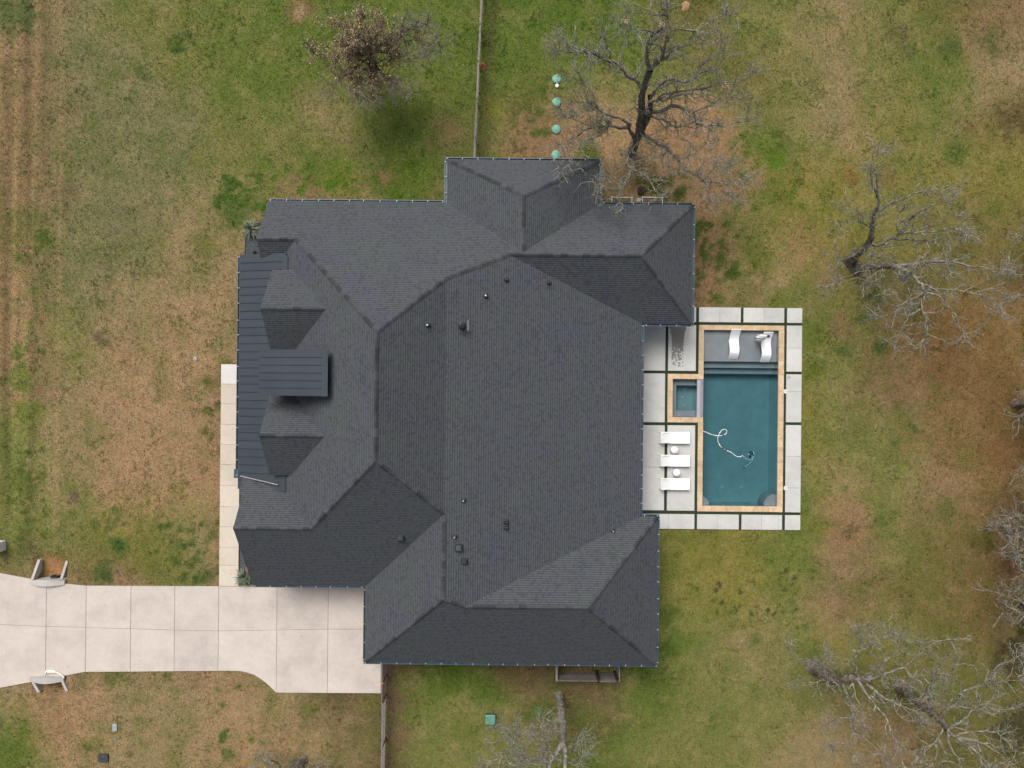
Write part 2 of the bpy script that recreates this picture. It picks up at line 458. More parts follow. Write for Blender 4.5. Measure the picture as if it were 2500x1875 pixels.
# (u, v, radius px, colour, strength)
BLOBS = [(30, 30, 60, (86, 100, 54), .9), (60, 560, 55, (98, 104, 52), .6), (110, 590, 22, (78, 100, 36), .7), (45, 920, 34, (92, 108, 46), .8), (70, 1010, 34, (96, 110, 46), .8),
         (50, 1180, 40, (88, 100, 44), .7), (30, 1130, 30, (96, 106, 56), .6), (60, 1330, 26, (84, 96, 44), .6), (35, 1840, 55, (96, 112, 44), .95), (20, 1790, 30, (100, 112, 60), .6),
         (290, 1335, 24, (62, 92, 40), .9), (255, 1402, 24, (58, 84, 42), .95), (365, 1350, 60, (108, 112, 48), .6), (230, 1370, 60, (110, 110, 56), .4), (435, 100, 26, (70, 92, 36), .8), (440, 120, 14, (58, 88, 38), .9), (345, 185, 20, (72, 92, 44), .8), (430, 165, 40, (106, 116, 50), .5),
         (560, 530, 34, (78, 100, 40), .55), (585, 520, 26, (74, 98, 38), .55), (510, 600, 30, (112, 114, 58), .5), (545, 900, 26, (86, 92, 40), .6), (520, 940, 26, (84, 92, 42), .6), (430, 1330, 30, (96, 100, 48), .4),
         (730, 20, 34, (134, 106, 78), .8), (735, 30, 14, (176, 150, 118), .6), (760, 250, 40, (138, 122, 88), .5), (720, 470, 60, (148, 122, 92), .6), (850, 470, 60, (150, 122, 94), .6), (830, 430, 40, (100, 120, 34), .7), (990, 430, 60, (86, 110, 34), .7), (940, 430, 26, (140, 112, 84), .7),
         (1100, 330, 50, (134, 112, 82), .5), (1195, 265, 26, (122, 126, 40), .7), (1200, 400, 20, (84, 110, 36), .8), (1190, 100, 24, (76, 84, 44), .6), (1180, 200, 24, (80, 90, 42), .5),
         (1300, 350, 70, (156, 122, 92), .7), (1380, 330, 50, (152, 122, 92), .6), (1440, 380, 30, (80, 98, 34), .8), (1560, 420, 40, (108, 92, 58), .6), (1620, 330, 60, (160, 124, 94), .6), (1720, 330, 70, (160, 124, 92), .7), (1780, 430, 90, (158, 126, 96), .7),
         (1890, 390, 26, (86, 118, 34), .9), (1870, 350, 34, (94, 116, 40), .7), (1910, 480, 30, (104, 112, 46), .6), (1940, 700, 24, (92, 112, 38), .4), (1830, 600, 40, (94, 108, 42), .55), (1860, 640, 40, (96, 112, 40), .5), (1780, 545, 30, (94, 110, 42), .5), (1800, 700, 50, (98, 108, 48), .5), (1730, 600, 70, (142, 110, 80), .6), (1730, 700, 50, (146, 112, 84), .7), (1760, 735, 14, (84, 104, 40), .7), (1900, 735, 30, (100, 112, 44), .6), (1960, 600, 50, (152, 122, 92), .6), (2020, 680, 30, (150, 122, 90), .5), (2050, 800, 40, (146, 116, 84), .6),
         (1985, 820, 34, (98, 112, 40), .7), (1985, 900, 30, (96, 110, 40), .7), (2150, 850, 14, (66, 92, 46), .8), (2060, 860, 14, (76, 94, 50), .6), (2135, 725, 18, (70, 92, 44), .7), (2110, 780, 24, (76, 96, 44), .6), (2230, 1045, 9, (74, 100, 50), .8), (2060, 1055, 10, (82, 104, 54), .7), (2060, 1195, 12, (88, 104, 56), .6), (2150, 1270, 22, (92, 104, 44), .7), (2310, 1240, 24, (92, 102, 44), .6), (2180, 1260, 16, (86, 102, 42), .6), (2070, 1290, 70, (148, 114, 84), .5),
         (1990, 1290, 34, (110, 116, 46), .7), (1630, 1500, 30, (84, 100, 38), .7), (1640, 1580, 30, (76, 96, 34), .8), (1600, 1660, 50, (80, 98, 38), .7), (1640, 1740, 30, (90, 108, 40), .5), (1720, 1330, 60, (112, 116, 48), .4), (1845, 1560, 16, (82, 102, 48), .7), (1970, 1530, 10, (82, 106, 58), .7), (1990, 1600, 18, (86, 104, 48), .5), (2040, 1660, 24, (80, 96, 46), .6), (2220, 1700, 24, (72, 96, 30), .8),
         (1320, 1740, 30, (78, 100, 32), .8), (1430, 1760, 50, (92, 106, 46), .4), (1095, 1655, 50, (84, 102, 36), .8), (1190, 1680, 40, (84, 102, 36), .7), (1130, 1770, 34, (100, 110, 46), .6), (1240, 1640, 50, (108, 88, 64), .5), (960, 1720, 30, (112, 92, 70), .7), (955, 1640, 20, (104, 86, 64), .8), (980, 1800, 30, (122, 100, 74), .6),
         (900, 1720, 24, (110, 110, 56), .6), (900, 1800, 40, (112, 108, 60), .6), (545, 1800, 16, (74, 98, 38), .85), (560, 1840, 16, (82, 100, 44), .7), (640, 1813, 9, (80, 100, 40), .8), (615, 1805, 8, (86, 104, 44), .7), (750, 1728, 22, (104, 108, 52), .6), (340, 1762, 12, (108, 114, 54), .6), (270, 1650, 26, (90, 102, 48), .7), (200, 1672, 22, (100, 104, 66), .7), (215, 1830, 40, (108, 112, 56), .5), (405, 1652, 10, (88, 104, 44), .7), (535, 1685, 8, (80, 102, 44), .8), (580, 1678, 8, (82, 102, 44), .8), (663, 1710, 7, (70, 104, 34), .9), (545, 1722, 8, (84, 102, 44), .7), (145, 1720, 90, (158, 126, 94), .5), (120, 1780, 60, (160, 126, 92), .4),
         (340, 1180, 110, (166, 134, 100), .5), (300, 1120, 70, (168, 134, 102), .4), (310, 850, 40, (158, 128, 96), .5), (300, 870, 30, (168, 134, 102), .4), (495, 1150, 45, (162, 126, 96), .5), (160, 470, 40, (122, 98, 80), .4), (35, 700, 34, (168, 132, 102), .4), (20, 830, 40, (164, 130, 100), .4),
         (300, 560, 60, (122, 114, 88), .4), (255, 670, 40, (120, 108, 80), .3), (240, 825, 12, (86, 74, 60), .6), (255, 835, 10, (88, 76, 62), .6), (180, 1215, 12, (104, 88, 80), .6), (190, 1225, 8, (102, 86, 80), .6),
         (2330, 830, 90, (124, 90, 54), .5), (2420, 960, 90, (122, 92, 56), .5), (2440, 1100, 60, (122, 88, 52), .4), (2470, 1250, 60, (98, 80, 56), .6), (2480, 1380, 50, (104, 78, 56), .6), (2400, 1320, 30, (84, 86, 40), .6), (2490, 1600, 60, (70, 62, 42), .8), (2490, 1780, 60, (66, 66, 44), .8), (2200, 90, 40, (92, 88, 52), .4), (2320, 110, 30, (80, 96, 44), .7), (2420, 90, 30, (84, 98, 46), .6), (2220, 120, 20, (84, 98, 50), .5), (2480, 60, 60, (134, 112, 78), .5), (2480, 290, 40, (84, 70, 44), .6), (2330, 380, 30, (84, 104, 46), .6), (2420, 500, 30, (92, 104, 44), .5), (2160, 430, 30, (122, 92, 50), .4), (2080, 430, 24, (120, 86, 46), .5)]
# scuffed clumps of darker grass in the south-east lawn
for i in range(42):
    BLOBS.append((1740 + 210 * rnd.random() , 1390 + 110 * rnd.random(), 3.2 + 3 * rnd.random(), (62, 72, 34), .75))
for i in range(22):
    BLOBS.append((2050 + 90 * rnd.random(), 1225 + 90 * rnd.random(), 3 + 3 * rnd.random(), (92, 78, 50), .6))
for (u0, u1, v0, v1, n, c) in [(520, 650, 425, 520, 60, (66, 94, 32)), (1690, 1800, 540, 740, 70, (72, 92, 36)), (380, 535, 1270, 1420, 60, (72, 90, 38)), (1560, 1690, 430, 480, 30, (72, 86, 36)), (500, 545, 930, 1080, 24, (84, 94, 42)), (640, 1000, 400, 480, 50, (84, 112, 34)), (1300, 1360, 200, 330, 20, (74, 94, 34)), (150, 330, 1240, 1300, 20, (96, 104, 52)), (40, 130, 620, 900, 26, (82, 98, 44)), (20, 120, 1080, 1330, 40, (84, 98, 42)), (1780, 1960, 330, 560, 50, (92, 112, 38))]:
    for i in range(n):
        BLOBS.append((u0 + (u1-u0)*rnd.random(), v0 + (v1-v0)*rnd.random(), 4 + 9*rnd.random()**2, c, .75))

def world_to_px(x, y):
    c, n = math.cos(-ROLL), math.sin(-ROLL)
    X, Y = x*c - y*n, x*n + y*c
    s = CAM_H / FPX
    return 1250 + X / s, 937.5 - Y / s

def ground_colour(x, y):
    """lawn base colour (albedo) at world x, y arrays"""
    u, v = world_to_px(x, y)
    wu = (fbm(x*.22+5, y*.22, 4) - .5) * 190 + (fbm(x*1.1, y*1.1+9, 3) - .5) * 110
    wv = (fbm(x*.22+55, y*.22+31, 4) - .5) * 220 + (fbm(x*1.1+70, y*1.1, 3) - .5) * 110
    gu = np.clip((u + wu*.8) / 125 - .5, 0, 18.999); gv = np.clip((v + wv*.8) / 125 - .5, 0, 13.999)
    i, j = np.floor(gu).astype(int), np.floor(gv).astype(int)
    fu, fv = (gu - i)[:, None], (gv - j)[:, None]
    c = (GRID[j, i]*(1-fu) + GRID[j, i+1]*fu)*(1-fv) + (GRID[j+1, i]*(1-fu) + GRID[j+1, i+1]*fu)*fv
    n1 = (fbm(x*.8, y*.8, 4) - .5)[:, None]; n2 = (fbm(x*2.4+8, y*2.4+3, 3) - .5)[:, None]
    green = np.array((84, 104, 38.)); straw = np.array((164, 142, 104.))
    k = np.clip(n1*2.6 + n2*1.2, -1, 1)
    c = c + np.where(k > 0, (green - c) * k * .40, (straw - c) * (-k) * .38)
    edge = (fbm(x*1.7+3, y*1.7+77, 4) - .5) * 1.8 + (fbm(x*6+3, y*6+7, 3) - .5) * 1.1
    for (bu, bv, r, col, st) in BLOBS:
        sel = np.where((np.abs(u - bu) < r*2.4) & (np.abs(v - bv) < r*2.4))[0]
        if len(sel) == 0: continue
        d = np.hypot(u[sel] - bu, v[sel] - bv) / r + edge[sel]
        w = np.clip((1.35 - d) / .9, 0, 1); w = (w*w*(3-2*w)*st)[:, None]
        c[sel] = c[sel]*(1-w) + np.array(col, float)*w
    # vehicle tracks along the verge on the west side
    tr = np.exp(-((u - 148 + (v-300)*.012 + 8*(fbm(y*.3, x*0+2, 2)-.5)) / 6.0)**2) * (v < 1330) * (.35 + .65*fbm(x*2, y*.8, 3))
    c = c + (np.array((178, 148, 112.)) - c) * (tr * .55)[:, None]
    st = (fbm(x*1.6, y*.05, 3) - .5) * np.clip((150 - u) / 90, 0, 1) * (v < 1380)
    c = c * (1 + st * .55)[:, None]
    # bare sand in the culvert mouths, bare soil under the fences and along edges
    for (bx, by, r) in ((-31.2, -12.9, 1.0), (-31.2, -21.1, .8)):
        w = np.clip(1.4 - np.hypot((x-bx), (y-by)) / r + edge*.3, 0, 1)[:, None]
        c = c*(1-w) + np.array((186, 138, 94.) if by > -15 else (132, 108, 78.))*w
    w = (np.clip(1 - np.abs(x + 8.2) / .8, 0, 1) * (y < -17) * .6)[:, None]; c = c*(1-w) + np.array((96, 80, 62.))*w
    w = (np.clip(1 - np.abs(x - (-2.05 + (y-14)*.045)) / .7, 0, 1) * (y > 13.5) * .45)[:, None]; c = c*(1-w) + np.array((84, 80, 50.))*w
    w = (np.clip(1 - np.abs(x + 20.1) / .55, 0, 1) * (y < 1) * (y > -13.8) * .5)[:, None]; c = c*(1-w) + np.array((160, 124, 100.))*w
    c = c*.94 + .06*c.mean(1, keepdims=True)*np.array((1.06, 1.0, .94))
    return lin(c) * ALB * 1.14

def ground_height(x, y):
    z = np.zeros_like(x)
    # culvert pits and the shallow ditch that leads to them
    for y0, y1, s in ((-13.75, -11.7, 1), (-20.15, -21.6, -1)):
        t = np.clip((y - y0) / (y1 - y0), -0.4, 1)
        inx = np.clip(1.12 - np.abs(x + 31.25) / 1.0, 0, .25) / .25
        z = z - np.where((y - y0) * s > -.3, .75 * (1 - np.clip(t, 0, 1))**.8 * inx, 0) * ((y - y0) * s < 2.4)
    z = z + .05 * (fbm(x*.25, y*.25, 3) - .5) * (np.hypot(x, y) < 60)
    far = np.clip(np.maximum(np.abs(x) - 45, np.abs(y) - 36), 0, None)
    return z - .02 - 0*far

def in_poly(x, y, poly):
    ins = np.zeros(x.shape, bool); n = len(poly)
    for i in range(n):
        (x0, y0), (x1, y1) = poly[i], poly[(i+1) % n]
        cr = ((y0 > y) != (y1 > y)) & (x < (x1-x0) * (y-y0) / (y1-y0 + 1e-12) + x0)
        ins ^= cr
    return ins
DRIVE_OUT = [(-60, -9.0), (-40, -11.9), (-34.56, -13.15), (-31.4, -13.72), (-28.72, -13.95), (-19.72, -13.9), (-16.2, -13.0), (-9, -12.5), (-8.6, -12.5), (-8.65, -21.05), (-15.77, -21.08), (-16.45, -20.44), (-17.28, -19.89), (-18.26, -19.64), (-19.5, -19.64), (-28.69, -19.8), (-31.4, -20.33), (-34.5, -20.95), (-40, -22.3), (-60, -26)]
KEEP = [DRIVE_OUT,
        [(-19.72, 1.15), (-17, 1.15), (-17, -13.95), (-19.72, -13.95)],
        [(7.7, 5.35), (19.65, 5.35), (19.65, -9.75), (7.7, -9.75)],
        [(-15.1, 11), (-3.8, 11), (-3.8, 13.8), (5, 13.8), (5, 11), (10.9, 11), (10.9, 3.9), (8.2, 3.9), (8.2, -8.3), (8.9, -8.3), (8.9, -17.3), (-8.7, -17.3), (-8.7, -12.4), (-17, -12.4), (-17, 7.5), (-15.1, 7.5)],
        [(-18.15, 10.75), (-15, 10.75), (-15, 7.9), (-18.2, 7.9)]]
def covered(x, y):
    m = np.zeros(x.shape, bool)
    for p in KEEP: m |= in_poly(x, y, p)
    return m

gs = 0.19
ax = np.concatenate([[-900, -500, -250, -130, -90], np.arange(-70, -38.2, .8), np.arange(-38, 38.01, gs), np.arange(38.8, 70.1, .8), [90, 130, 250, 500, 900]])
ay = np.concatenate([[-900, -500, -250, -130, -85], np.arange(-60, -29.2, .8), np.arange(-29, 29.01, gs), np.arange(29.8, 60.1, .8), [85, 130, 250, 500, 900]])
GX, GY = np.meshgrid(ax, ay); gx, gy = GX.ravel(), GY.ravel()
gz = ground_height(gx, gy); gc = ground_colour(gx, gy)
nx, ny = len(ax), len(ay)
ii = (np.arange(ny-1)[:, None]*nx + np.arange(nx-1)[None, :]).ravel()
gf = np.stack([ii, ii+1, ii+nx+1, ii+nx], 1)
cx, cy = gx[gf].mean(1), gy[gf].mean(1)
hole = ((cx > 12.75) & (cx < 18.25) & (cy > -8.35) & (cy < 4.0)) | ((cx > 10.72) & (cx < 13) & (cy > -2.3) & (cy < .62))
ground = link('ground', np_mesh('ground', np.stack([gx, gy, gz], 1), gf[~hole], M['ground'], gc, smooth=True))
tag(ground, kind='structure')

# grass blades: short tufts standing all over the lawn
def tuft_mesh(name, n, area, size, bright, keepout=True, colfun=None, mat='tuft', tall=1.0, seed=1):
    r = np.random.default_rng(seed)
    x = r.uniform(area[0], area[1], n); y = r.uniform(area[2], area[3], n)
    if keepout:
        k = ~covered(x, y); x, y = x[k], y[k]
        k = ~((np.abs(x+31.25) < 1.0) & (np.abs(y+17) < 4.2)); x, y = x[k], y[k]
    n = len(x); z = ground_height(x, y)
    c = colfun(x, y) if colfun else ground_colour(x, y)
    c = c * r.uniform(bright[0], bright[1], n)[:, None] * r.uniform(.92, 1.08, (n, 3))
    V = []; 
    for b in range(3):
        a = r.uniform(0, 2*math.pi, n); L = size * r.uniform(.6, 1.4, n); w = L * .16
        dx, dy = np.cos(a), np.sin(a); h = L * r.uniform(.35, .9, n) * tall
        p0 = np.stack([x - dy*w, y + dx*w, z - .01], 1); p1 = np.stack([x + dy*w, y - dx*w, z - .01], 1)
        p2 = np.stack([x + dx*L, y + dy*L, z + h], 1)
        V.append(np.stack([p0, p1, p2], 1))
    V = np.stack(V, 1).reshape(-1, 3)
    F = np.arange(len(V)).reshape(-1, 3)
    return np_mesh(name, V, F, M[mat], np.repeat(c, 9, 0))
tufts = link('grass', tuft_mesh('grass', 230000, (-36.5, 36.5, -27.5, 27.5), .095, (.58, 1.65), seed=2))
tag(tufts, 'short patchy green and straw coloured lawn grass around the house', 'grass', kind='stuff')

def clump_mesh():
    r = np.random.default_rng(77); n = 90000
    x = r.uniform(-36.5, 36.5, n); y = r.uniform(-27.5, 27.5, n)
    k = (fbm(x*1.3+9, y*1.3+2, 3) + .25*fbm(x*6, y*6, 2) > .78) & ~covered(x, y); x, y = x[k], y[k]; n = len(x); z = ground_height(x, y)
    c = ground_colour(x, y) * np.array((.76, .90, .66)) * r.uniform(.65, 1.3, n)[:, None]
    V = []
    for b in range(4):
        a = r.uniform(0, 6.28, n); L = .15 * r.uniform(.5, 1.2, n); w = L*.2; dx, dy = np.cos(a), np.sin(a)
        V.append(np.stack([np.stack([x-dy*w, y+dx*w, z+.0], 1), np.stack([x+dy*w, y-dx*w, z+.0], 1), np.stack([x+dx*L, y+dy*L, z+L*r.uniform(.3, .8, n)], 1)], 1))
    V = np.stack(V, 1).reshape(-1, 3)
    return np_mesh('weed_clumps', V, np.arange(len(V)).reshape(-1, 3), M['tuft'], np.repeat(c, 12, 0))
wc = link('weed_clumps', clump_mesh()); tag(wc, 'darker weedy clumps growing through the lawn', 'weeds', kind='stuff')

def leaf_scatter(name, n, seed):
    r = np.random.default_rng(seed)
    # more litter below the trees
    x = r.uniform(-36, 36, n); y = r.uniform(-27, 27, n)
    m = n // 2
    spots = np.array([P(1560, 330), P(900, 300), P(2200, 900), P(2350, 1150), P(2150, 1700), P(960, 430), P(1350, 1800), P(2250, 700)])[:, :2]
    s = r.integers(0, len(spots), m)
    x[:m] = spots[s, 0] + r.normal(0, 3.2, m); y[:m] = spots[s, 1] + r.normal(0, 3.0, m)
    k = ~covered(x, y); x, y = x[k], y[k]; n = len(x); z = ground_height(x, y) + .025
    a = r.uniform(0, 6.28, n); L = r.uniform(.02, .045, n); W = L * .6
    t = r.uniform(-.02, .03, n)
    dx, dy = np.cos(a), np.sin(a)
    V = np.stack([np.stack([x+dx*L, y+dy*L, z+t], 1), np.stack([x-dy*W, y+dx*W, z], 1), np.stack([x-dx*L, y-dy*L, z+.01], 1), np.stack([x+dy*W, y-dx*W, z+.012], 1)], 1).reshape(-1, 3)
    base = np.array([alb(*c) for c in ((182, 160, 124), (170, 130, 96), (150, 108, 78), (200, 182, 152), (128, 92, 64))])
    c = base[r.integers(0, 5, n)] * r.uniform(.8, 1.15, n)[:, None]
    return np_mesh(name, V, np.arange(len(V)).reshape(-1, 4), M['leaf'], np.repeat(c, 4, 0))
lv = link('fallen_leaves', leaf_scatter('fallen_leaves', 7000, 8))
tag(lv, 'tan and brown fallen leaves scattered over the lawn', 'leaves', kind='stuff')

# ================================================================== DRIVEWAY AND WALKWAY
def inset_poly(poly, d):
    """shrink a simple polygon by d (shift each edge inwards)"""
    n = len(poly); p = [Vector((q[0], q[1])) for q in poly]
    a = sum(p[i].x*p[(i+1)%n].y - p[(i+1)%n].x*p[i].y for i in range(n))
    if a < 0: p = p[::-1]
    out = []
    for i in range(n):
        e0 = (p[i] - p[i-1]).normalized(); e1 = (p[(i+1)%n] - p[i]).normalized()
        n0, n1 = Vector((-e0.y, e0.x)), Vector((-e1.y, e1.x))
        m = (n0 + n1)
        if m.length < 1e-4: m = n0.copy()
        m.normalize(); k = d / max(.35, m.dot(n0))
        out.append(p[i] + m*k)
    return out

def slab(name, poly, z0, z1, mat, parent, gap=0.014, c=0.012):
    a = inset_poly(poly, gap); b = inset_poly(poly, gap + c); n = len(a)
    vs = [(p.x, p.y, z0) for p in a] + [(p.x, p.y, z1-c*.6) for p in a] + [(p.x, p.y, z1) for p in b]
    fs = [tuple(range(n))[::-1], tuple(range(2*n, 3*n))]
    for i in range(n):
        j = (i+1) % n
        fs += [(i, j, n+j, n+i), (n+i, n+j, 2*n+j, 2*n+i)]
    return MB().add(vs, fs).build(name, mat, parent)

drive = MB().prism(DRIVE_OUT, -.08, .028).build('driveway', M['joint']); tag(drive, kind='structure')
DZ = .055
top = {-60: -9.0, -40: -11.9, -34.56: -13.15, -31.4: -13.72, -28.7: -13.95, -25.67: -13.94, -22.7: -13.92, -19.72: -13.9}
bot = {-60: -26, -40: -22.3, -34.5: -20.95, -31.4: -20.33, -28.7: -19.8, -25.67: -19.76, -22.7: -19.7, -19.72: -19.64}
mid = {-60: -16.2, -40: -16.5, -34.5: -16.66, -31.4: -16.74, -28.7: -16.78, -25.67: -16.84, -22.7: -16.9, -19.72: -16.93, -15.77: -16.83, -12.3: -16.74, -8.65: -16.7}
xs = [-40, -31.4, -28.7, -25.67, -22.7, -19.72]
for a, b in zip(xs[:-1], xs[1:]):
    t = [(a, mid[a]), (b, mid[b]), (b, top[b])]
    if a == -40: t += [(-34.56, top[-34.56])]
    slab('concrete_panel', t + [(a, top[a])], -.05, DZ, M['drive'], drive)
    bl = [(a, mid[a]), (a, bot[a])]
    if a == -40: bl += [(-34.5, bot[-34.5])]
    slab('concrete_panel', bl + [(b, bot[b]), (b, mid[b])], -.05, DZ, M['drive'], drive)
slab('concrete_panel', [(-19.72, -16.93), (-15.77, -16.83), (-15.77, -12.6), (-16.2, -12.6), (-16.2, -13.9), (-19.72, -13.9)], -.05, DZ, M['drive'], drive)
cv = [(-18.26, -19.64), (-17.75, -19.72), (-17.28, -19.89), (-16.85, -20.13), (-16.45, -20.44), (-16.1, -20.75), (-15.77, -21.08)]
slab('concrete_panel', [(-19.72, -16.93), (-19.72, -19.64)] + cv + [(-15.77, -16.83)], -.05, DZ, M['drive'], drive)
slab('concrete_panel', [(-15.77, -16.83), (-12.3, -16.74), (-12.3, -12.6), (-15.77, -12.6)], -.05, DZ, M['drive'], drive)
slab('concrete_panel', [(-15.77, -16.83), (-15.77, -21.08), (-12.3, -21.07), (-12.3, -16.74)], -.05, DZ, M['drive'], drive)
slab('concrete_panel', [(-12.3, -16.74), (-8.68, -16.7), (-8.68, -12.6), (-12.3, -12.6)], -.05, DZ, M['drive'], drive)
slab('concrete_panel', [(-12.3, -16.74), (-12.3, -21.07), (-8.68, -21.05), (-8.68, -16.7)], -.05, DZ, M['drive'], drive)

walk = MB().box(-19.7, -18.42, -13.88, 1.13, -.06, .026).build('walkway', M['joint']); tag(walk, kind='structure')
wy = [1.15] + [P(560, v, 0).y for v in (937.7, 986, 1036, 1085, 1134.5, 1184.8, 1237, 1286, 1335.6, 1379.6)] + [-13.88]
for i, (a, b) in enumerate(zip(wy[:-1], wy[1:])):
    slab('concrete_panel', [(-19.72, b), (-18.4, b), (-18.4, a), (-19.72, a)], -.04, DZ, M['walk_new'] if i == 0 else M['walk'], walk, gap=.009)

porch_floor = MB().box(-18.38, -14.7, -6.5, 1.13, -.06, .026); porch_floor.box(-17.2, -14.7, 1.131, 7.6, -.06, .026)
porch_floor = porch_floor.build('porch_floor', M['joint']); tag(porch_floor, kind='structure')
for a, b in ((-6.5, -4.0), (-4.0, -1.4), (-1.4, 1.13)): slab('concrete_panel', [(-18.38, a), (-14.7, a), (-14.7, b), (-18.38, b)], -.04, DZ, M['walk'], porch_floor, gap=.009)
for a, b in ((1.14, 4.4), (4.4, 7.6)): slab('concrete_panel', [(-17.2, a), (-14.7, a), (-14.7, b), (-17.2, b)], -.04, DZ, M['walk'], porch_floor, gap=.009)

# ================================================================== POOL DECK
deck = MB()
deck.box(7.7, 12.66, -9.72, 5.32, -.05, .016); deck.box(18.36, 19.62, -9.72, 5.32, -.05, .016)
deck.box(12.66, 18.36, 4.05, 5.32, -.05, .016); deck.box(12.66, 18.36, -9.72, -8.4, -.05, .016)
deck.v = [v for v in deck.v]
# keep the spa opening clear: the western pad is three pieces
deck = MB()
deck.box(7.7, 10.75, -9.72, 5.32, -.05, .016); deck.box(10.75, 12.7, .55, 5.32, -.05, .016); deck.box(10.75, 12.7, -9.72, -2.25, -.05, .016)
deck.box(18.3, 19.62, -9.72, 5.32, -.05, .016); deck.box(12.7, 18.3, 4.0, 5.32, -.05, .016); deck.box(12.7, 18.3, -9.72, -8.4, -.05, .016)
deck = deck.build('pool_deck', M['soil']); tag(deck, kind='structure')
SZ = .075
def ds(x0, x1, y0, y1, mat='deck'):
    slab('paving_slab', [(x0, y0), (x1, y0), (x1, y1), (x0, y1)], -.04, SZ, M[mat], deck, gap=.006)
# north row
ds(10.2, 12.43, 4.32, 5.33)
for a, b in ((12.61, 14.03), (14.03, 15.46), (15.63, 17.02), (17.02, 18.4), (18.58, 19.62)): ds(a, b, 4.32, 5.33)
# east column
for a, b in ((2.61, 4.15), (1.02, 2.61), (-.31, .85), (-2.41, -.31), (-4.72, -2.59), (-6.85, -4.72), (-8.51, -6.85)): ds(18.57, 19.62, a, b)
# south row
for a, b in ((8.9, 10.68), (10.68, 12.45), (12.62, 14.03), (14.03, 15.46), (15.63, 17.0), (17.0, 18.39), (18.57, 19.62)): ds(a, b, -9.71, -8.69)
# house side
ds(7.75, 10.37, 1.0, 4.11); ds(10.55, 12.44, 1.0, 4.11, 'deck_wet')
ds(7.75, 10.37, -2.5, .82)
ds(7.75, 10.38, -5.56, -2.69); ds(7.75, 10.38, -8.46, -5.56)
ds(10.56, 12.44, -5.56, -2.68); ds(10.56, 12.44, -8.47, -5.56)
# artificial turf strips laid between the slabs
STR = [(12.44, 12.6, .85, 5.3), (15.46, 15.63, 4.3, 5.3), (18.4, 18.58, -9.7, 5.3), (11.42, 12.44, 4.13, 4.3), (12.6, 18.4, 4.13, 4.32), (18.58, 19.6, 4.15, 4.32),
       (10.37, 10.55, -8.5, 4.12), (7.75, 10.37, .82, 1.0), (10.55, 12.44, .83, .99), (7.75, 10.37, -2.69, -2.5), (10.55, 12.6, -2.67, -2.5), (12.45, 12.62, -9.7, -2.67),
       (7.9, 12.45, -8.68, -8.47), (12.62, 18.39, -8.69, -8.5), (18.58, 19.6, -8.69, -8.51), (18.58, 19.6, .85, 1.02), (18.58, 19.6, -2.59, -2.41), (15.46, 15.63, -9.7, -8.69), (8.6, 8.88, -9.0, -8.68)]
tb = MB()
for i, (a, b, c, d) in enumerate(STR): tb.box(a+.003, b-.003, c+.003, d-.003, -.02, .040 + .0012*(i % 7))
def strip_blades():
    r = np.random.default_rng(4); V = []
    for (a, b, c, d) in STR:
        n = int((b-a)*(d-c)*1500)
        x = r.uniform(a, b, n); y = r.uniform(c, d, n); an = r.uniform(0, 6.28, n)
        dx, dy = np.cos(an)*.012, np.sin(an)*.012; lx, ly = r.normal(0, .016, n), r.normal(0, .016, n); h = r.uniform(.03, .055, n)
        V.append(np.stack([np.stack([x-dx, y-dy, x*0+.035], 1), np.stack([x+dx, y+dy, x*0+.035], 1), np.stack([x+lx, y+ly, .035+h], 1)], 1).reshape(-1, 3))
    V = np.concatenate(V); n = len(V)//3
    c = np.array(alb(60, 80, 38)) * r.uniform(.5, 1.7, n)[:, None]
    return np_mesh('turf_blades', V, np.arange(len(V)).reshape(-1, 3), M['tuft'], np.repeat(c, 3, 0))
turf = tb.build('artificial_turf', M['turf_base']); tag(turf, 'dark green artificial turf strips between the pale deck slabs', 'turf', kind='stuff')
link('turf_blades', strip_blades(), turf)

# ================================================================== SWIMMING POOL
pool = empty('swimming_pool', (15.5, -2.2, -1.6))
tag(pool, 'rectangular teal pool with sun shelf, attached spa and tan stone coping', 'pool')
def pp(mb, name, mat, parent=pool, smooth=False):
    o = mb.build(name, M[mat], parent, smooth); o.matrix_parent_inverse = Matrix.Translation(-Vector(pool.location)) if parent is pool else Matrix.Identity(4)
    return o
X0, X1, Y0, Y1 = 12.97, 18.04, -8.12, 3.79      # water edge
WZ = -.07; FL = -1.62
sh = MB()
sh.add([(X0,Y0,FL),(X1,Y0,FL),(X1,.84,FL),(X0,.84,FL)], [(0,1,2,3)])                       # floor
T = .03
sh.box(X0-.2, X0-.004, Y0-.2, Y1+.2, FL-.1, T); sh.box(X1+.004, X1+.2, Y0-.2, Y1+.2, FL-.1, T)
sh.box(X0-.004, X1+.004, Y0-.2, Y0-.004, FL-.1, T); sh.box(X0-.004, X1+.004, Y1+.004, Y1+.2, FL-.1, T)
shell = pp(sh, 'shell', 'plaster')
pp(MB().cbox(X0, X1, 1.66, Y1, FL-.05, -.26, .03), 'sun_shelf', 'plaster')
pp(MB().cbox(X0, X1, 1.24, 1.658, FL-.05, -.62, .03), 'step', 'plaster')
pp(MB().cbox(X0, X1, .84, 1.238, FL-.05, -.96, .03), 'step', 'plaster')
for cxn, sgn, rr in ((X0, 1, .58), (X1, -1, .74)):          # rounded corner seats
    poly = [(cxn + sgn*.002, Y0+.002)] + [(cxn + sgn*(.002 + rr*math.cos(a)), Y0 + .002 + rr*math.sin(a)) for a in np.linspace(0, math.pi/2, 11)]
    pp(MB().prism(poly, FL+.002, -.40), 'corner_seat', 'plaster')
M['drain'] = simple('pale_drain_cover', (0.26, 0.27, 0.28), (0.32, 0.33, 0.33), 10, 0.6)
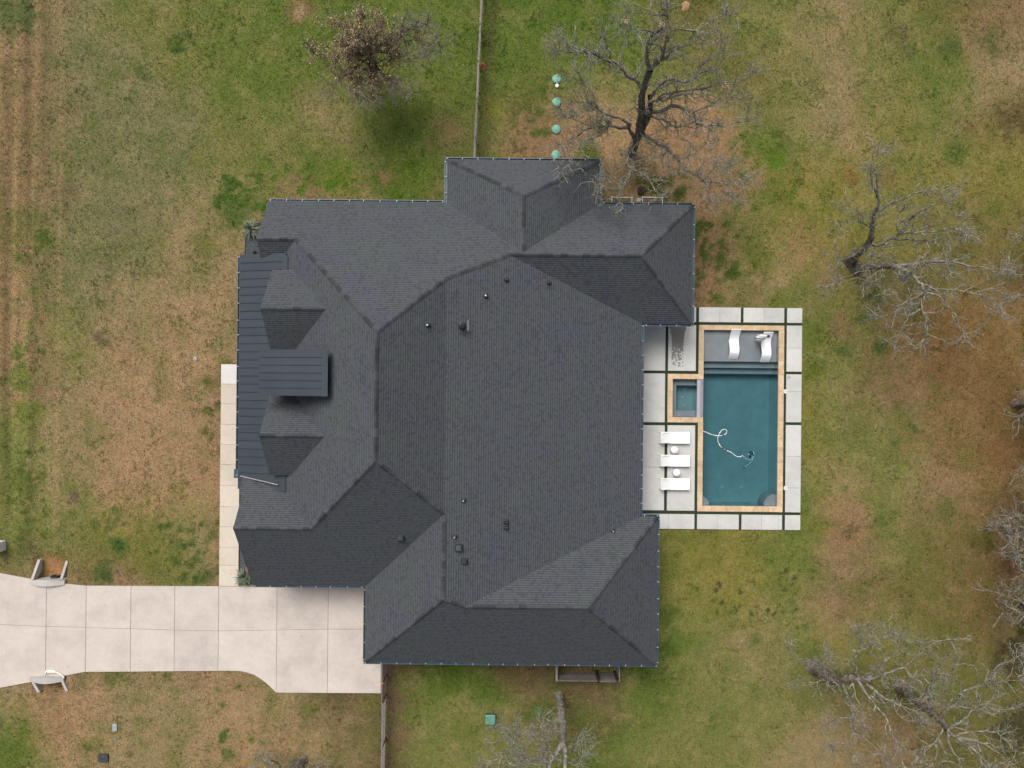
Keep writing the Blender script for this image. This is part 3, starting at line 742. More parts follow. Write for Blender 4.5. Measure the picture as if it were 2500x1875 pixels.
for (u, v) in ((1763, 1189), (1810, 1189)):
    p = P(u, v, FL); pp(MB().lathe([(.13, 0), (.13, .02), (.11, .035), (.03, .045)], (p.x, p.y, FL+.002), 18), 'drain_cover', 'drain')
# spa basin with bench
SX0, SX1, SY0, SY1 = 10.89, 12.55, -2.13, .45
sp = MB()
sp.box(SX0-.18, SX0-.004, SY0-.18, SY1+.18, -1.2, T); sp.box(SX0-.004, X0-.205, SY0-.18, SY0-.004, -1.2, T); sp.box(SX0-.004, X0-.205, SY1+.004, SY1+.18, -1.2, T)
sp.add([(SX0,SY0,-1.1),(SX1,SY0,-1.1),(SX1,SY1,-1.1),(SX0,SY1,-1.1)], [(0,1,2,3)])
spa = pp(sp, 'spa_basin', 'plaster')
def sub(mb, name, mat, par):
    return mb.build(name, M[mat], par)
be = MB()
be.cbox(SX0, SX0+.36, SY0, SY1, -1.1, -.42, .03); be.cbox(SX0+.36, SX1, SY1-.44, SY1, -1.1, -.422, .03); be.cbox(SX0+.36, SX1, SY0, SY0+.44, -1.1, -.424, .03)
sub(be, 'bench', 'plaster', spa)
for (u, v) in ((1670.5, 951), (1666.5, 970), (1670.5, 990)):
    p = P(u, v, -1.1); sub(MB().lathe([(.09, 0), (.09, .015), (.03, .03)], (p.x, p.y, -1.098), 14), 'jet', 'drain', spa)
pp(MB().cbox(SX1, X0-.002, SY0-.002, SY1+.002, -1.5, .02, .012), 'spillway', 'spill')
# coping stones
CZ = .085
def cop_run(a, b, fixed, horizontal, w0, w1, n):
    L = b - a; cuts = [a] + [a + L*(i + rnd.uniform(-.14, .14))/n for i in range(1, n)] + [b]
    for p, q in zip(cuts[:-1], cuts[1:]):
        g = .004
        mb = MB()
        if horizontal: mb.cbox(p+g, q-g, w0, w1, -.04, CZ + rnd.uniform(-.002, .002), .012)
        else: mb.cbox(w0, w1, p+g, q-g, -.04, CZ + rnd.uniform(-.002, .002), .012)
        pp(mb, 'coping_stone', 'coping')
CL, CR, CB, CT = 12.62, 18.41, -8.5, 4.13
cop_run(CL, CR, 0, True, Y1, CT, 6); cop_run(CL, CR, 0, True, CB, Y0, 6)
cop_run(Y0, Y1, 0, False, X1, CR, 12)
cop_run(.8, Y1, 0, False, CL, X0, 3); cop_run(Y0, -2.5, 0, False, CL, X0, 6)
cop_run(10.54, X0, 0, True, SY1, .8, 3); cop_run(10.54, X0, 0, True, -2.49, SY0, 3)
cop_run(SY0, SY1, 0, False, 10.54, SX0, 3)
# water bodies
wa = MB().box(X0-.003, X1+.003, Y0-.003, Y1+.003, FL-.06, WZ); pp(wa, 'water', 'water')
wa2 = MB().box(SX0-.003, SX1-.002, SY0-.003, SY1+.003, -1.13, -.035); pp(wa2, 'water', 'water')
# leaves afloat and sunk in the pool
def specks():
    r = np.random.default_rng(21); n = 60
    x = r.uniform(X0+.1, X1-.1, n); y = r.uniform(Y0+.1, .8, n); z = np.where(r.random(n) < .5, WZ+.006, FL+.01)
    a = r.uniform(0, 6.28, n); L = r.uniform(.012, .04, n); dx, dy = np.cos(a)*L, np.sin(a)*L
    V = np.stack([np.stack([x+dx, y+dy, z], 1), np.stack([x-dy*.6, y+dx*.6, z+.002], 1), np.stack([x-dx, y-dy, z], 1), np.stack([x+dy*.6, y-dx*.6, z+.002], 1)], 1).reshape(-1, 3)
    base = np.array([alb(*c) for c in ((40, 44, 40), (150, 150, 120), (120, 70, 50), (60, 50, 40))])
    return np_mesh('floating_leaves', V, np.arange(len(V)).reshape(-1, 4), M['leaf'], np.repeat(base[r.integers(0, 4, n)], 4, 0))
tag(link('floating_leaves', specks()), 'tiny leaf fragments drifting in the pool water', 'leaves', kind='stuff')

# deck lids
for (u, v, r_, lab) in ((1917.5, 955.7, .15, 'round white skimmer lid at the pool edge, northern of two'), (1918, 1191.8, .15, 'round white skimmer lid at the pool edge, southern of two')):
    p = P(u, v, .08)
    t = MB().lathe([(r_, 0), (r_, .014), (r_*.93, .02), (r_*.9, .016), (.03, .018)], (0, 0, 0), 24).build('skimmer_lid', M['deck_lid'], loc=(p.x, p.y, SZ+.003))
    tag(t, lab, 'lid', 'skimmer lids beside the pool')
    MB().box(-.03, .03, -.008, .008, .018, .024).build('finger_slot', M['vent'], t)
p = P(1926, 921, SZ)
t = MB().lathe([(.13, 0), (.13, .004), (.12, .006)], (0, 0, 0), 24).build('deck_drain', M['spill'], loc=(p.x, p.y, SZ+.002)); tag(t, 'small round grey lid set into the east deck slab', 'lid')

# ================================================================== POOL FURNITURE
def chaise(loc, label):
    o = empty('chaise_lounge', loc); tag(o, label, 'lounge chair', 'white loungers on the pool deck')
    W = .36
    # x runs from the head (-) to the foot (+)
    f = MB()
    for s in (-1, 1):
        f.box(-.98, .98, s*W - .03, s*W + .03, .27, .32)
    f.box(.92, .98, -W+.032, W-.032, .272, .318); f.box(-.98, -.92, -W+.032, W-.032, .272, .318); f.box(-.35, -.30, -W+.032, W-.032, .272, .318)
    f.build('frame', M['white_plastic'], o)
    for sx, lean in ((-.93, -.10), (.9, .04)):
        for s in (-1, 1):
            MB().beam((sx, s*W, .27), (sx + lean, s*(W+.015), 0), .05).build('leg', M['white_plastic'], o)
    s_ = MB()
    n = 10
    pts = [(-.33 + 1.31*i/n, .335 - .010*math.sin(math.pi*i/n)) for i in range(n+1)]
    for i in range(n):
        (xa, za), (xb, zb) = pts[i], pts[i+1]
        s_.add([(xa,-W+.002,za),(xb,-W+.002,zb),(xb,W-.002,zb),(xa,W-.002,za),(xa,-W+.002,za-.012),(xb,-W+.002,zb-.012),(xb,W-.002,zb-.012),(xa,W-.002,za-.012)], [(0,1,2,3),(7,6,5,4),(0,4,5,1),(2,6,7,3)])
    s_.build('seat', M['white_fabric'], o)
    # raised back panel
    ca, sa = math.cos(R(33)), math.sin(R(33)); L = .74
    b = MB(); w = .31
    for i in range(6):
        t0, t1 = L*i/6, L*(i+1)/6
        k = lambda t: .02*math.sin(math.pi*t/L)
        q = [(-.36 - t*ca, .345 + t*sa - k(t)) for t in (t0, t1)]
        b.add([(q[0][0],-w,q[0][1]),(q[0][0],w,q[0][1]),(q[1][0],w,q[1][1]),(q[1][0],-w,q[1][1]),(q[0][0],-w,q[0][1]-.012),(q[0][0],w,q[0][1]-.012),(q[1][0],w,q[1][1]-.012),(q[1][0],-w,q[1][1]-.012)], [(0,3,2,1),(4,5,6,7),(0,4,7,3),(1,2,6,5)])
    br = b.build('backrest', M['white_fabric'], o)
    fr = MB(); xe, ze = -.36 - L*ca, .345 + L*sa
    for s in (-1, 1): fr.beam((-.34, s*(w+.02), .335), (xe, s*(w+.02), ze), .035)
    fr.tube([(xe - .012*math.sin(math.pi*i/8), -w-.03 + (2*w+.06)*i/8, ze) for i in range(9)], .018, 6)
    fr.build('back_frame', M['white_plastic'], br)
    for s in (-1, 1): MB().beam((xe*.82 - .06, s*(w-.03), ze*.78), (-.90, s*(w-.03), .30), .022).build('support_strut', M['white_plastic'], o)
    return o
for (v, lab) in ((1068.5, 'white sling lounge chair nearest the spa'), (1124.5, 'white sling lounge chair between the two drum tables'), (1181.5, 'white sling lounge chair farthest from the spa')):
    p = P(1646.5, v, .3); chaise((p.x+.03, p.y, SZ), lab)
for (u, v, lab) in ((1646.8, 1098.6, 'round white drum side table between the spa-end and middle lounge chairs'), (1652, 1154.2, 'round white drum side table between the middle and far lounge chairs')):
    p = P(u, v, .48)
    t = MB().lathe([(.20, 0), (.225, .02), (.232, .2), (.238, .40), (.245, .44), (.238, .455), (.02, .458)], (0, 0, 0), 28).build('drum_table', M['white_plastic'], smooth=False, loc=(p.x, p.y, SZ))
    tag(t, lab, 'side table', 'white drum tables on the deck')
    for q in t.data.polygons: q.use_smooth = len(q.vertices) == 4

def shelf_lounger(loc, label):
    o = empty('shelf_lounger', loc); tag(o, label, 'lounge chair', 'white curved loungers on the sun shelf')
    # head at +y; profile (y, z) of the top face
    key = [(.98, .80), (.80, .62), (.60, .44), (.40, .32), (.22, .28), (.02, .32), (-.20, .41), (-.40, .44), (-.58, .40), (-.74, .28), (-.88, .14), (-.99, .03)]
    pts = []
    for i in range(len(key)-1):
        p0, p1, p2, p3 = key[max(i-1, 0)], key[i], key[i+1], key[min(i+2, len(key)-1)]
        for k in range(4):
            t = k/4
            pts.append(tuple(.5*((2*p1[c]) + (-p0[c]+p2[c])*t + (2*p0[c]-5*p1[c]+4*p2[c]-p3[c])*t*t + (-p0[c]+3*p1[c]-3*p2[c]+p3[c])*t**3) for c in (0, 1)))
    pts.append(key[-1]); w = .325; n = len(pts); th = .05
    nor = []
    for i in range(n):
        a, b = pts[max(i-1, 0)], pts[min(i+1, n-1)]; d = Vector((b[0]-a[0], b[1]-a[1])).normalized(); nor.append(Vector((d.y, -d.x)) if d.x < 0 else Vector((-d.y, d.x)))
    mb = MB()
    e = .012
    prof = [(-w, -th*.5), (-w, -e), (-w+e, 0), (w-e, 0), (w, -e), (w, -th*.5), (w-e, -th), (-w+e, -th)]
    for i in range(n):
        u = nor[i] if nor[i].y > 0 else -nor[i]
        for (x, h) in prof: mb.v.append((x, pts[i][0] + u.x*h, pts[i][1] + u.y*h))
    k = len(prof)
    for i in range(n-1):
        for j in range(k):
            j2 = (j+1) % k; mb.f.append((i*k+j, (i+1)*k+j, (i+1)*k+j2, i*k+j2))
    mb.f.append(tuple(range(k))); mb.f.append(tuple((n-1)*k+j for j in range(k))[::-1])
    mb.build('shell', M['white_plastic'], o, smooth=False)
    ft = MB()
    ft.prism([(-w+.02, .36), (w-.02, .36), (w-.02, .10), (-w+.02, .10)], 0, .22)
    ft.build('base', M['white_plastic'], o)
    return o
for (u, v, lab) in ((1793, 841, 'white curved shelf lounger left of the closed parasol'), (1871, 848, 'white curved shelf lounger behind the closed parasol')):
    p = P(u, v, .1); shelf_lounger((p.x, p.y, -.258), lab)

# closed parasol standing on the shelf
pb = P(1846.5, 826.5, -.2); par = empty('closed_parasol', (pb.x, pb.y, -.258))
tag(par, 'closed white parasol with black finial standing on the sun shelf', 'parasol')
MB().tube([(0, 0, 0), (0, 0, 2.36)], .022, 10).build('pole', M['finial'], par)
cl = MB(); kk = 28
prof = [(.16, .50), (.23, .60), (.215, .85), (.18, 1.15), (.145, 1.45), (.105, 1.8), (.075, 2.1), (.045, 2.28)]
for i, (r_, z_) in enumerate(prof):
    for j in range(kk):
        a = 2*math.pi*j/kk; f = 1 + .26*math.cos(a*7 + .5*math.sin(z_*3)) * (1 - i/9)
        zz = z_ + (.09*math.sin(3*a+1) if i < 2 else 0)
        cl.v.append((r_*f*math.cos(a + z_*.5), r_*f*math.sin(a + z_*.5), zz))
for i in range(len(prof)-1):
    for j in range(kk):
        j2 = (j+1) % kk; cl.f.append((i*kk+j, i*kk+j2, (i+1)*kk+j2, (i+1)*kk+j))
cl.f.append(tuple((len(prof)-1)*kk+j for j in range(kk)))
cl.build('canopy', M['white_fabric'], par, smooth=True)
MB().lathe([(.05, 2.25), (.09, 2.3), (.10, 2.36), (.08, 2.41), (.02, 2.44)], (0, 0, 0), 16).build('finial', M['finial'], par, smooth=True)
MB().lathe([(.05, 0), (.05, .02), (.034, .03), (.034, .16), (.026, .17)], (0, 0, 0), 14).build('ground_sleeve', M['finial'], par)

# pool cleaner with floating hose
zo = lambda x, y: (1700 + x*260/2054, 1030 + y*260/2054)
hp = [(118, 178), (180, 195), (240, 222), (300, 245), (370, 262), (440, 266), (500, 262), (550, 245), (582, 215), (588, 178), (570, 150), (535, 143), (495, 160), (455, 205), (425, 262), (413, 320), (420, 380), (445, 440), (490, 492), (545, 535), (600, 560), (660, 580), (710, 615), (750, 650), (800, 672), (850, 672), (895, 652), (915, 676), (950, 705), (990, 728), (1040, 732), (1080, 710), (1105, 680)]
hpw = []
for i, (x, y) in enumerate(hp):
    zz = WZ + .02 if i < 27 else WZ + .02 - .9*(i-26)/6
    if 12 <= i <= 15: zz += .035
    q = P(*zo(x, y), zz); hpw.append(Vector((q.x, q.y, zz)))
def smooth_path(p, k=4):
    out = []
    for i in range(len(p)-1):
        a, b, c, d = p[max(i-1, 0)], p[i], p[i+1], p[min(i+2, len(p)-1)]
        for j in range(k):
            t = j/k; out.append(.5*((2*b) + (c-a)*t + (2*a-5*b+4*c-d)*t*t + (3*b-a-3*c+d)*t**3))
    return out + [p[-1]]
cp = hpw[-1]
cln = empty('pool_cleaner', (cp.x, cp.y, cp.z)); tag(cln, 'pool cleaner on the pool floor with looping white hose floating behind', 'pool cleaner')
off = -Vector((cp.x, cp.y, cp.z))
def cpart(mb, name, mat, smooth=False):
    mb.v = [tuple(Vector(q) + off) for q in mb.v]; return mb.build(name, M[mat], cln, smooth)
sp_ = smooth_path(hpw)
hose = cpart(MB().tube(sp_, .020, 8), 'hose', 'white_plastic', True)
for i in (2, 4, 7, 13, 17, 20, 21, 27):
    a, b = sp_[i*4-1], sp_[min(i*4+2, len(sp_)-1)]
    cpart(MB().tube([a, (a+b)/2, b], [.022, .034, .022], 8), 'float', 'white_plastic', True)
for i in (6, 18, 19):
    a, b = sp_[i*4], sp_[i*4+3]; cpart(MB().tube([a, b], .034, 8), 'swivel_connector', 'copperpipe', True)
bx, by = P(*zo(1105, 640), cp.z)[:2]
body = MB(); body.lathe([(.16, 0), (.2, .05), (.18, .12), (.10, .18), (.03, .2)], (bx, by, FL+.05), 18); cpart(body, 'body', 'bluebody', True)
for dx, dy, h in ((-.17, 0, .17), (.17, .1, .22), (.04, -.12, .2)):
    q = MB(); q.box(bx+dx-.022, bx+dx+.022, by+dy-h/2, by+dy+h/2, FL+.02, FL+.2); cpart(q, 'wheel', 'white_plastic')
q = MB(); q.tube([Vector((bx, by-.1, FL+.16)), (cp+Vector((bx, by, FL+.16)))/2, cp], .026, 8); cpart(q, 'neck_tube', 'white_plastic')
tl = smooth_path([Vector((bx-.02, by-.15, FL+.12))] + [P(*zo(x, y), FL+.08) for x, y in ((1085, 740), (1040, 790), (985, 835), (930, 875))], 3)
cpart(MB().tube(tl, .018, 6), 'tail_hose', 'white_plastic')
cpart(MB().tube([tl[-1], tl[-1] + Vector((-.06, -.03, 0))], .04, 8), 'tail_scrubber', 'finial')

# ================================================================== HOUSE
house = empty('house', (0, 0, 0)); tag(house, 'large single-storey house with dark hipped shingle roof and metal porch roof', 'house')
ZE = 3.0
A = (-7.36, 2.79, 9.65); B = (-7.36, -4.24, 9.65)                 # main ridge
NF = (-3.85, 6.094, 7.12); SF = (-3.85, -7.544, 7.12); WF = (-3.85, -12.5, 7.12)
NR0 = (-.24, 7.705, 5.888); NR1 = (7.615, 7.705, 5.888)           # north-east ridge
SR0 = (-2.62, -13.04, 6.7); SR1 = (4.58, -13.04, 6.7)             # south-east ridge
NG0 = (-13.21, 8.64, 5.17); NG1 = (-15.56, 8.64, 5.17)            # north front gable ridge
SG0 = (-11.79, -8.67, 6.26); SG1 = (-16.36, -8.67, 6.26)          # south front gable ridge
T0 = (.6, 11.27, 5.75); T1 = (.6, 7.885, 5.75)                    # top wing ridge
wz = lambda x: 9.65 + .765*(x + 7.36)
mz = lambda x: 4.0 + .26*(x + 16.96)                              # porch roof height
SL = {
 'north': [(-15.6, 11.48, 3), (-4.26, 11.48, 3), T1, (5.46, 11.48, 3), (11.39, 11.48, 3), NR1, NR0, NF, A, NG0, NG1],
 'upper_east': [A, NF, SF, B],
 'east': [NF, NR0, (8.22, 3.93, 3), (8.22, -8.37, 3), SR0, WF, SF],
 'west': [A, B, SG0, (-14.0, -6.46, wz(-14.0)), (-14.0, 7.85, wz(-14.0)), NG0],
 'south': [(-16.36, -12.93, 3), SG1, SG0, B, SF, (-9.15, -12.93, 3)],
 'garage_west': [(-9.15, -12.93, 3), SF, WF, (-9.15, -17.75, 3)],
 'garage_south': [(-9.15, -17.75, 3), WF, SR0, SR1, (9.33, -17.75, 3)],
 'se_east': [(9.33, -17.75, 3), SR1, (9.33, -8.37, 3)],
 'se_north': [SR0, (8.22, -8.37, 3), (9.33, -8.37, 3), SR1],
 'ne_south': [NR0, NR1, (11.39, 3.93, 3), (8.22, 3.93, 3)],
 'ne_east': [NR1, (11.39, 11.48, 3), (11.39, 3.93, 3)],
 'wing_west': [(-4.26, 14.23, 3), T0, T1, (-4.26, 11.48, 3)],
 'wing_east': [(5.46, 14.23, 3), (5.46, 11.48, 3), T1, T0],
 'wing_north': [(-4.26, 14.23, 3), (5.46, 14.23, 3), T0],
 'ngable_south': [NG0, NG1, (-15.56, 7.25, 4.105), (-14.25, 7.60, 4.374)],
 'sgable_north': [SG0, (-13.6, -6.86, 4.875), (-13.6, -6.2, 4.37), (-16.62, -5.72, 4.0), (-16.60, -6.75, 4.791), (-16.36, -6.96, 4.952), SG1],
}
DORM = [(4.24, 'north'), (-3.14, 'south')]
for (dy, nm) in DORM:
    for s in (1, -1):
        SL['dormer_%s_%d' % (nm, s)] = [(-10.82, dy, 7.0), (-14.62, dy, 7.0), (-14.62, dy + s*2.52, 5.07), (-13.35, dy + s*2.52, 5.07)]
under = MB(); slopes = []
for nm, poly in SL.items():
    pv = [Vector(p) for p in poly]
    n = Vector((0, 0, 0))
    for i in range(len(pv)): n += pv[i].cross(pv[(i+1) % len(pv)])
    if n.z < 0: pv = pv[::-1]; n = -n
    n.normalize()
    # sheathing under the shingles
    k = len(pv); t = .14
    lo = [p - Vector((0, 0, .012)) for p in pv]; lo2 = [p - Vector((0, 0, t)) for p in pv]
    under.add(lo + lo2, [tuple(range(k)), tuple(range(k, 2*k))[::-1]] + [(i, i+k, (i+1) % k + k, (i+1) % k) for i in range(k)])
    slopes.append((nm, pv, n))
roof = under.build('roof', M['trim'], house)
def shingle_slope(nm, pv, n):
    up = (Vector((0, 0, 1)) - n*n.z).normalized(); al = up.cross(n)
    o = pv[0]; b0 = min((p-o).dot(up) for p in pv)
    bm = bmesh.new()
    f = bm.faces.new([bm.verts.new(((p-o).dot(al), (p-o).dot(up) - b0, 0)) for p in pv])
    bmax = max(v.co.y for v in bm.verts)
    rows = int(bmax / COURSE) + 1
    for i in range(1, rows + 1):
        y = i*COURSE
        if y >= bmax - 1e-4: break
        bmesh.ops.bisect_plane(bm, geom=bm.verts[:] + bm.edges[:] + bm.faces[:], plane_co=(0, y, 0), plane_no=(0, 1, 0), dist=1e-5)
    # true positions keep the measured (very slightly warped) planes
    V, F, UV = [], [], []
    q0 = o + up*b0; lift = .011
    uo = rnd.uniform(0, 50)
    for f in bm.faces:
        yc = f.calc_center_median().y; r = int(yc / COURSE); y0 = r*COURSE
        k0 = len(V); vs = [l.vert.co for l in f.loops]
        h = [lift*(1 - min(1, max(0, (c.y - y0)/COURSE))) + .002 for c in vs]
        V += [q0 + al*c.x + up*c.y + n*hh for c, hh in zip(vs, h)]
        F.append(tuple(range(k0, k0 + len(vs)))); UV += [(c.x + uo, c.y + .0004 if abs(c.y - y0) < 1e-4 else c.y - .0004) for c in vs]
        m = len(vs)
        for i in range(m):
            a, b = vs[i], vs[(i+1) % m]
            if abs(a.y - y0) < 1e-4 and abs(b.y - y0) < 1e-4 and (a-b).length > 1e-4:
                k1 = len(V)
                V += [V[k0+(i+1) % m], V[k0+i], q0 + al*a.x + up*a.y - n*.004, q0 + al*b.x + up*b.y - n*.004]
                F.append((k1, k1+1, k1+2, k1+3)); UV += [(b.x+uo, b.y+.001), (a.x+uo, a.y+.001), (a.x+uo, a.y+.001), (b.x+uo, b.y+.001)]
    bm.free()
    me = bpy.data.meshes.new('shingle_slope'); me.from_pydata([tuple(v) for v in V], [], F)
    uvl = me.uv_layers.new(name='UVMap'); fl = []
    for p in me.polygons:
        for vi in p.vertices: fl += UV[vi]
    uvl.data.foreach_set('uv', fl)
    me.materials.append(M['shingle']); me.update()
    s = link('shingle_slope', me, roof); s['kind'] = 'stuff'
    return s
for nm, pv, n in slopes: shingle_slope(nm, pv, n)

# ridge and hip caps, each its own shingle
nrm = {nm: n for nm, pv, n in slopes}
RID = [(A, B, 'west', 'upper_east'), (NF, A, 'north', 'upper_east'), (NR0, NF, 'north', 'east'), (NR0, NR1, 'north', 'ne_south'), ((11.39, 11.48, 3), NR1, 'north', 'ne_east'), ((11.39, 3.93, 3), NR1, 'ne_east', 'ne_south'),
       (NG0, A, 'north', 'west'), (NG0, NG1, 'north', 'ngable_south'), (SF, B, 'upper_east', 'south'), (SG0, B, 'west', 'south'), (SG1, SG0, 'sgable_north', 'south'), (WF, SF, 'garage_west', 'east'),
       ((-9.15, -17.75, 3), WF, 'garage_west', 'garage_south'), (SR0, WF, 'east', 'garage_south'), (SR0, SR1, 'se_north', 'garage_south'), ((9.33, -17.75, 3), SR1, 'garage_south', 'se_east'), ((9.33, -8.37, 3), SR1, 'se_north', 'se_east'),
       ((-4.26, 14.23, 3), T0, 'wing_west', 'wing_north'), ((5.46, 14.23, 3), T0, 'wing_north', 'wing_east'), (T0, T1, 'wing_west', 'wing_east'),
       ((-14.62, 4.24, 7), (-10.82, 4.24, 7), 'dormer_north_1', 'dormer_north_-1'), ((-14.62, -3.14, 7), (-10.82, -3.14, 7), 'dormer_south_1', 'dormer_south_-1')]
total = sum((Vector(b) - Vector(a)).length for a, b, _, _ in RID)
EXPO = total / 296.0
for a, b, f1, f2 in RID:
    a, b = Vector(a), Vector(b); d = (b - a); L = d.length; d.normalize()
    n1, n2 = nrm[f1], nrm[f2]; up = (n1 + n2).normalized()
    s1 = n1.cross(d); s2 = n2.cross(d)
    # make each side vector run away from the ridge, down its own slope
    mid_ = (a + b)/2
    if s1.dot(n2) > 0: s1 = -s1
    if s2.dot(n1) > 0: s2 = -s2
    s1.normalize(); s2.normalize(); w = .13
    mb = MB(); l = EXPO*1.12
    lo, hi = .042, .018
    mb.add([s1*w + n1*lo, up*(lo+.012), s2*w + n2*lo, d*l + s1*w + n1*hi, d*l + up*(hi+.012), d*l + s2*w + n2*hi,
            s1*w + n1*(lo-.016), up*(lo-.006), s2*w + n2*(lo-.016), d*l + s1*w + n1*(hi-.016), d*l + up*(hi-.006), d*l + s2*w + n2*(hi-.016)],
           [(0,1,4,3), (1,2,5,4), (0,6,7,1), (1,7,8,2), (3,9,6,0), (2,8,11,5), (3,4,10,9), (4,5,11,10)])
    me = mb.mesh('ridge_cap', M['cap'])
    bmx = bmesh.new(); bmx.from_mesh(me); bmesh.ops.recalc_face_normals(bmx, faces=bmx.faces); bmx.to_mesh(me); bmx.free()
    cnt = max(1, int(L / EXPO))
    for i in range(cnt):
        o = link('ridge_cap', me, roof, a + d*(L*i/cnt))

# standing-seam porch roof: one panel per pan, with its seam
def seam_roof(name, x0, x1, zf, ys, parent, mat='metal'):
    base = MB(); y0, y1 = ys[0], ys[-1]
    base.add([(x0, y0, zf(x0)-.02), (x1, y0, zf(x1)-.02), (x1, y1, zf(x1)-.02), (x0, y1, zf(x0)-.02), (x0, y0, zf(x0)-.16), (x1, y0, zf(x1)-.16), (x1, y1, zf(x1)-.16), (x0, y1, zf(x0)-.16)],
             [(0,1,2,3), (7,6,5,4), (0,4,5,1), (1,5,6,2), (2,6,7,3), (3,7,4,0)])
    r = base.build(name, M['metal'], parent)
    for a, b in zip(ys[:-1], ys[1:]):
        w = b - a; m = MB(); g = .0
        m.add([(x0-.03, .0, zf(x0-.03)), (x1, .0, zf(x1)), (x1, w, zf(x1)), (x0-.03, w, zf(x0-.03)), (x0-.03, 0, zf(x0-.03)-.016), (x1, 0, zf(x1)-.016), (x1, w, zf(x1)-.016), (x0-.03, w, zf(x0-.03)-.016)], [(0,1,2,3), (0,4,5,1), (2,6,7,3), (3,7,4,0)])
        # raised seam at the panel edge
        m.add([(x0-.02, -.014, zf(x0-.02)), (x1, -.014, zf(x1)), (x1, .014, zf(x1)), (x0-.02, .014, zf(x0-.02)), (x0-.02, -.010, zf(x0-.02)+.042), (x1, -.010, zf(x1)+.042), (x1, .010, zf(x1)+.042), (x0-.02, .010, zf(x0-.02)+.042)], [(4,5,6,7), (0,1,5,4), (2,3,7,6), (3,0,4,7), (1,2,6,5)])
        m.build('metal_panel', M['metal'], r, loc=(0, a, 0))
    return r
ys = list(np.linspace(-6.66, 7.86, 30))
porch = seam_roof('porch_roof', -16.96, -13.86, mz, ys, house)
MB().beam((-13.9, -6.7, mz(-13.9)+.03), (-13.9, 7.7, mz(-13.9)+.03), .30, .03).build('flashing', M['metal'], porch)
MB().beam((-16.75, -5.86, mz(-16.75)+.10), (-14.2, -6.28, mz(-14.2)+.14), .05, .10).build('flashing', M['steel'], porch)
# shed-roofed metal dormer
shz = lambda x: 7.0 + .21*(x + 14.62)
shed = seam_roof('dormer_roof', -14.62, -10.48, shz, list(np.linspace(-.79, 1.85, 7)), house)
MB().box(-10.76, -10.44, -.81, 1.87, shz(-10.6)+.045, shz(-10.6)+.075).build('flashing', M['metal'], shed)
sw = MB()
sw.box(-14.2, -10.7, -.52, 1.58, 5.0, 6.98); sw.box(-12.6, -10.7, -.51, 1.57, 6.9, 7.36)
sw.build('dormer_wall', M['trim'], house)
for (dy, nm) in DORM:
    w = MB(); y0, y1 = dy - 2.1, dy + 2.1
    w.add([(-14.25, y0, 4.3), (-14.25, y1, 4.3), (-14.25, y1, 5.3), (-14.25, dy, 6.78), (-14.25, y0, 5.3), (-11.5, y0, 4.3), (-11.5, y1, 4.3), (-11.5, y1, 5.3), (-11.5, dy, 6.78), (-11.5, y0, 5.3)],
          [(0,4,3,2,1), (5,6,7,8,9), (0,5,9,4), (1,2,7,6), (4,9,8,3), (3,8,7,2), (0,1,6,5)])
    w.build('dormer_wall', M['wall'], house)
    win = MB(); win.box(-14.30, -14.251, dy-.75, dy+.75, 4.75, 5.95); win = win.build('window', M['trim'], house)
    for s in (-1, 1): MB().box(-14.31, -14.301, dy+s*.36-.31, dy+s*.36+.31, 4.83, 5.87).build('pane', M['glass'], win)

# outer walls
FP = [(-15.1, 11.0), (-3.8, 11.0), (-3.8, 13.8), (5.0, 13.8), (5.0, 11.0), (10.9, 11.0), (10.9, 4.4), (7.6, 4.4), (7.6, -8.9), (8.9, -8.9), (8.9, -17.3), (-8.65, -17.3), (-8.65, -12.45), (-15.85, -12.45), (-15.85, -6.6), (-14.6, -6.6), (-14.6, 7.7), (-15.1, 7.7)]
MB().prism(FP, -.12, 2.86).build('wall', M['wall'], house)
g = MB()
g.add([(-15.1, 7.5, 2.86), (-15.1, 11.0, 2.86), (-15.1, 8.64, 4.96), (-15.1, 7.5, 4.2), (-14.3, 7.5, 2.86), (-14.3, 11.0, 2.86), (-14.3, 8.64, 4.96), (-14.3, 7.5, 4.2)], [(0,3,2,1), (4,5,6,7), (0,4,7,3), (1,2,6,5), (3,7,6,2)])
g.build('gable_wall', M['wall'], house)
g = MB()
g.add([(-15.85, -12.4, 2.86), (-15.85, -5.9, 2.86), (-15.85, -5.9, 3.95), (-15.85, -8.67, 6.05), (-14.5, -12.4, 2.86), (-14.5, -5.9, 2.86), (-14.5, -5.9, 3.95), (-14.5, -8.67, 6.05)], [(0,1,2,3), (7,6,5,4), (1,5,6,2), (2,6,7,3), (3,7,4,0)])
g.build('gable_wall', M['wall'], house)
for yy in (-5.4, -1.6, 2.2, 6.6):
    MB().box(-16.75, -16.5, yy-.12, yy+.12, 0.03, 3.85).build('porch_post', M['cedar'], house)
